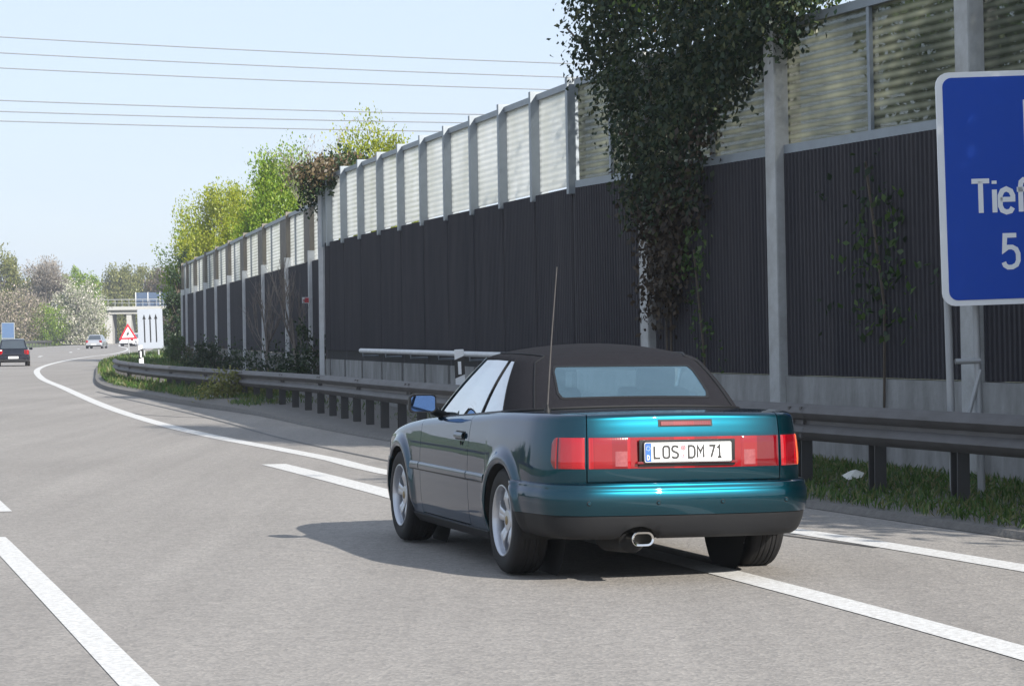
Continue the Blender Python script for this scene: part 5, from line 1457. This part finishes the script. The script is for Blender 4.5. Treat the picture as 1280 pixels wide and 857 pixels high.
b = B(); b.box((1.10, 0, 1.225), (.03, .22, .06)); cp(b, 'rear_view_mirror', M['trim'], bevel=.01)
# --- door mirrors
for s in (1, -1):
    mc = Vector((1.66, s * .905, .963))
    b = B(); rows = []
    for x, wy, wz in ((.095, .03, .02), (.085, .06, .04), (.05, .080, .053), (.0, .088, .060), (-.035, .089, .060), (-.045, .086, .057), (-.038, .080, .051)):
        rows.append([mc + Vector((x, s * 0 + max(-1, min(1, 1.28 * math.cos(a))) * wy, max(-1, min(1, 1.28 * math.sin(a))) * wz)) for a in [2 * math.pi * k / 32 for k in range(32)]])
    b.grid(rows, True); b.add(rows[0], [tuple(range(32))]); b.add(rows[-1], [tuple(range(32))]); MI = cp(b, 'door_mirror', M['trim'])
    b = B(); b.add([mc + Vector((-.0405, max(-1, min(1, 1.28 * math.cos(a))) * .079, max(-1, min(1, 1.28 * math.sin(a))) * .050)) for a in [2 * math.pi * k / 32 for k in range(32)]], [tuple(range(32))]); cp(b, 'mirror_glass', M['mirrorglass'], MI)
    b = B(); b.tube([mc + Vector((.01, -s * .08, -.05)), mc + Vector((.03, -s * .14, -.075)), Vector((1.72, s * .735, .875))], [.028, .026, .04], 10); cp(b, 'mirror_arm', M['trim'], MI)
# --- aerial
b = B(); base = Vector((-.335, .655, zdeck(-.335, .655)))
b.lathe([(0, .05), (.006, .05), (.010, .03), (.020, .008), (.023, -.004)], base, 'Z', 16); AN = cp(b, 'aerial', M['trim'])
b = B(); b.tube([base + Vector((0, 0, .03)), base + Vector((-.10, .005, .42)), base + Vector((-.235, .012, .83))], [.005, .0042, .003], 6); cp(b, 'aerial_rod', M['rail'], AN)

# ------------------------------------------------------------------ distant cars
def far_car(name, label, loc, rz, paint, L=4.1, W_=1.72, H_=1.45, hatch=True, group='cars driving ahead', scale=1.0):
    t = thing(name, label, 'car', loc, rz, group); t.scale = (scale,) * 3
    hw = W_ / 2; x0, x1 = -L * .5, L * .5
    belt = H_ * .60
    # body: lofted sections along x
    def sec(x, w_, zb, zt, r=.10, n=6):
        pts = []
        for sy, sz, a0 in ((1, -1, -90), (1, 1, 0), (-1, 1, 90), (-1, -1, 180)):
            for k in range(n + 1):
                a = R(a0 + 90 * k / n); rr = r if sz > 0 else r * .6
                pts.append(Vector((x, sy * (w_ - rr) + rr * math.cos(a), (zt - rr if sz > 0 else zb + rr) + rr * math.sin(a))))
        return pts
    secs = [(x0, hw * .78, .36, belt - .22, .1), (x0 + .03, hw * .88, .28, belt - .08, .12), (x0 + .14, hw * .96, .24, belt - .01, .12), (x0 + .5, hw, .20, belt, .12), (-.2, hw, .19, belt - .01, .12), (.8, hw, .19, belt - .03, .12), (1.1, hw * .99, .2, belt - .08, .13), (x1 - .35, hw * .95, .22, belt - .2, .14), (x1 - .1, hw * .85, .26, belt - .3, .14), (x1, hw * .7, .34, belt - .4, .1)]
    b = B(); rows = [sec(*q) for q in secs]; b.grid(rows, True); b.add(rows[0], [tuple(range(28))]); b.add(rows[-1], [tuple(range(28))])
    body = b.build('body', paint, t, smooth=45)
    # cabin
    xr0, xr1 = (x0 + .12, x0 + .62) if hatch else (x0 + .55, x0 + 1.15)
    prof = [(xr0, belt - .03, hw * .86), (xr0 + .06, belt + .03, hw * .86), (xr1 - .06, H_ - .05, hw * .70), (xr1 + .12, H_ - .01, hw * .68), (.2, H_, hw * .68), (.45, H_ - .05, hw * .68), (1.15, belt - .04, hw * .84)]
    b = B(); rows = []
    for x, z, w_ in prof: rows.append([Vector((x, w_ * math.sin(a), z + .035 * (math.cos(a * .95) - 1) * 0 + (.0 if abs(a) > 1.2 else .02 * math.cos(a)))) for a in lin(-math.pi / 2, math.pi / 2, 9)])
    b.grid(rows)
    for k in (0, -1):
        side = []
        for x, z, w_ in prof: side.append([Vector((x, (w_ if k else -w_), z)), Vector((x, (hw * .93 if k else -hw * .93), belt - .05))])
        b.grid(side)
    b.build('roof', paint, t, smooth=35)
    # glass: back, sides
    def q4(a, c, d_, e, off): b = B(); b.add([Vector(p) + Vector(off) for p in (a, c, d_, e)], [(0, 1, 2, 3)]); return b
    (xa, za, wa), (xb, zb_, wb) = prof[1], prof[2]
    l = lambda u, k: (xa + (xb - xa) * u, k * (wa + (wb - wa) * u), za + (zb_ - za) * u)
    b = B(); b.prism([(0, -1), (0, 1), (1, 1), (1, -1)], 0, .012, lambda u, k, h: Vector(l(.06 + .86 * u, k * .88)) + Vector((-h - .012, 0, .012 + h * .4))); b.build('rear_window', M['carglass'], t)
    for s in (1, -1):
        b = B(); pts = [(xr0 + .42, belt + .03), (xr1 + .12, H_ - .10), (.25, H_ - .09), (.92, belt + .02)]
        yv = lambda z: s * (hw * .93 + (hw * .69 - hw * .93) * (z - belt + .05) / (H_ - belt + .05) + .012)
        b.add([Vector((x, yv(z), z)) for x, z in pts], [(0, 1, 2, 3)]); b.add([Vector((x, yv(z) - s * .01, z)) for x, z in pts], [(3, 2, 1, 0)]); b.build('side_window', M['carglass'], t)
        # lamps
        b = B(); b.box((x0 + .065, s * hw * .80, belt - .12), (.16, hw * .30, .24), Matrix.Rotation(R(s * 12), 3, 'Z')); b.build('tail_lamp', M['red'], t, bevel=.03)
        b = B(); b.box((1.0, s * (hw + .09), belt + .05), (.1, .18, .13)); b.build('door_mirror', paint, t, bevel=.03)
    b = B(); b.box((x0 + .03, 0, .42), (.20, W_ * .93, .22)); bm_ = b.build('bumper', paint, t, bevel=.05)
    b = B(); b.box((x0 + .00, 0, .30), (.18, W_ * .88, .10)); b.build('valance', M['trim'], t, bevel=.03)
    b = B(); b.box((x0 - .075, 0, .46), (.012, .52, .11)); b.build('number_plate', M['plate'], t)
    for xw in (x0 + .75, x1 - .80):
        for s in (1, -1):
            hb = bpy.data.objects.new('wheel', None); C.objects.link(hb); hb.parent = t; hb.location = (xw, s * (hw - .09), .31)
            b = B(); b.lathe([(.19, .095), (.22, .1), (.29, .098), (.31, .08), (.31, -.08), (.29, -.1), (.19, -.09)], (0, 0, 0), 'Y', 24); b.build('tyre', M['rubber'], hb, smooth=40)
            b = B(); b.lathe([(0, .05), (.15, .06), (.19, .09), (.2, .06)], (0, 0, 0), 'Y', 24); b.build('rim', M['alloy'], hb, smooth=40)
            b = B(); b.lathe([(0, -.13 if s > 0 else -.13), (.345, -.13), (.345, .085)], (0, 0, 0), 'Y', 24); b.build('wheel_housing', M['under'], hb, smooth=40)
            if s < 0: hb.rotation_euler = (0, 0, math.pi)
    return t
far_car('hatchback_car', 'dark blue black hatchback with bright red tail lamp cut off by the left picture edge', (-23.3, 119.5, 0), math.pi / 2 + .20, M['carblack'], 4.0, 1.72, 1.42, True, scale=.88)
far_car('saloon_car', 'small silver saloon farther along the curve in the open lane', (-41.2, 254, 0), math.pi / 2 + .02, M['carsilver'], 4.5, 1.76, 1.42, False, scale=.95)
far_car('hatchback_car', 'pale car half hidden behind the white arrow board', (-43.2, 292, 0), math.pi / 2 - .25, M['carwhite'], 4.2, 1.76, 1.48, True, scale=1.0)
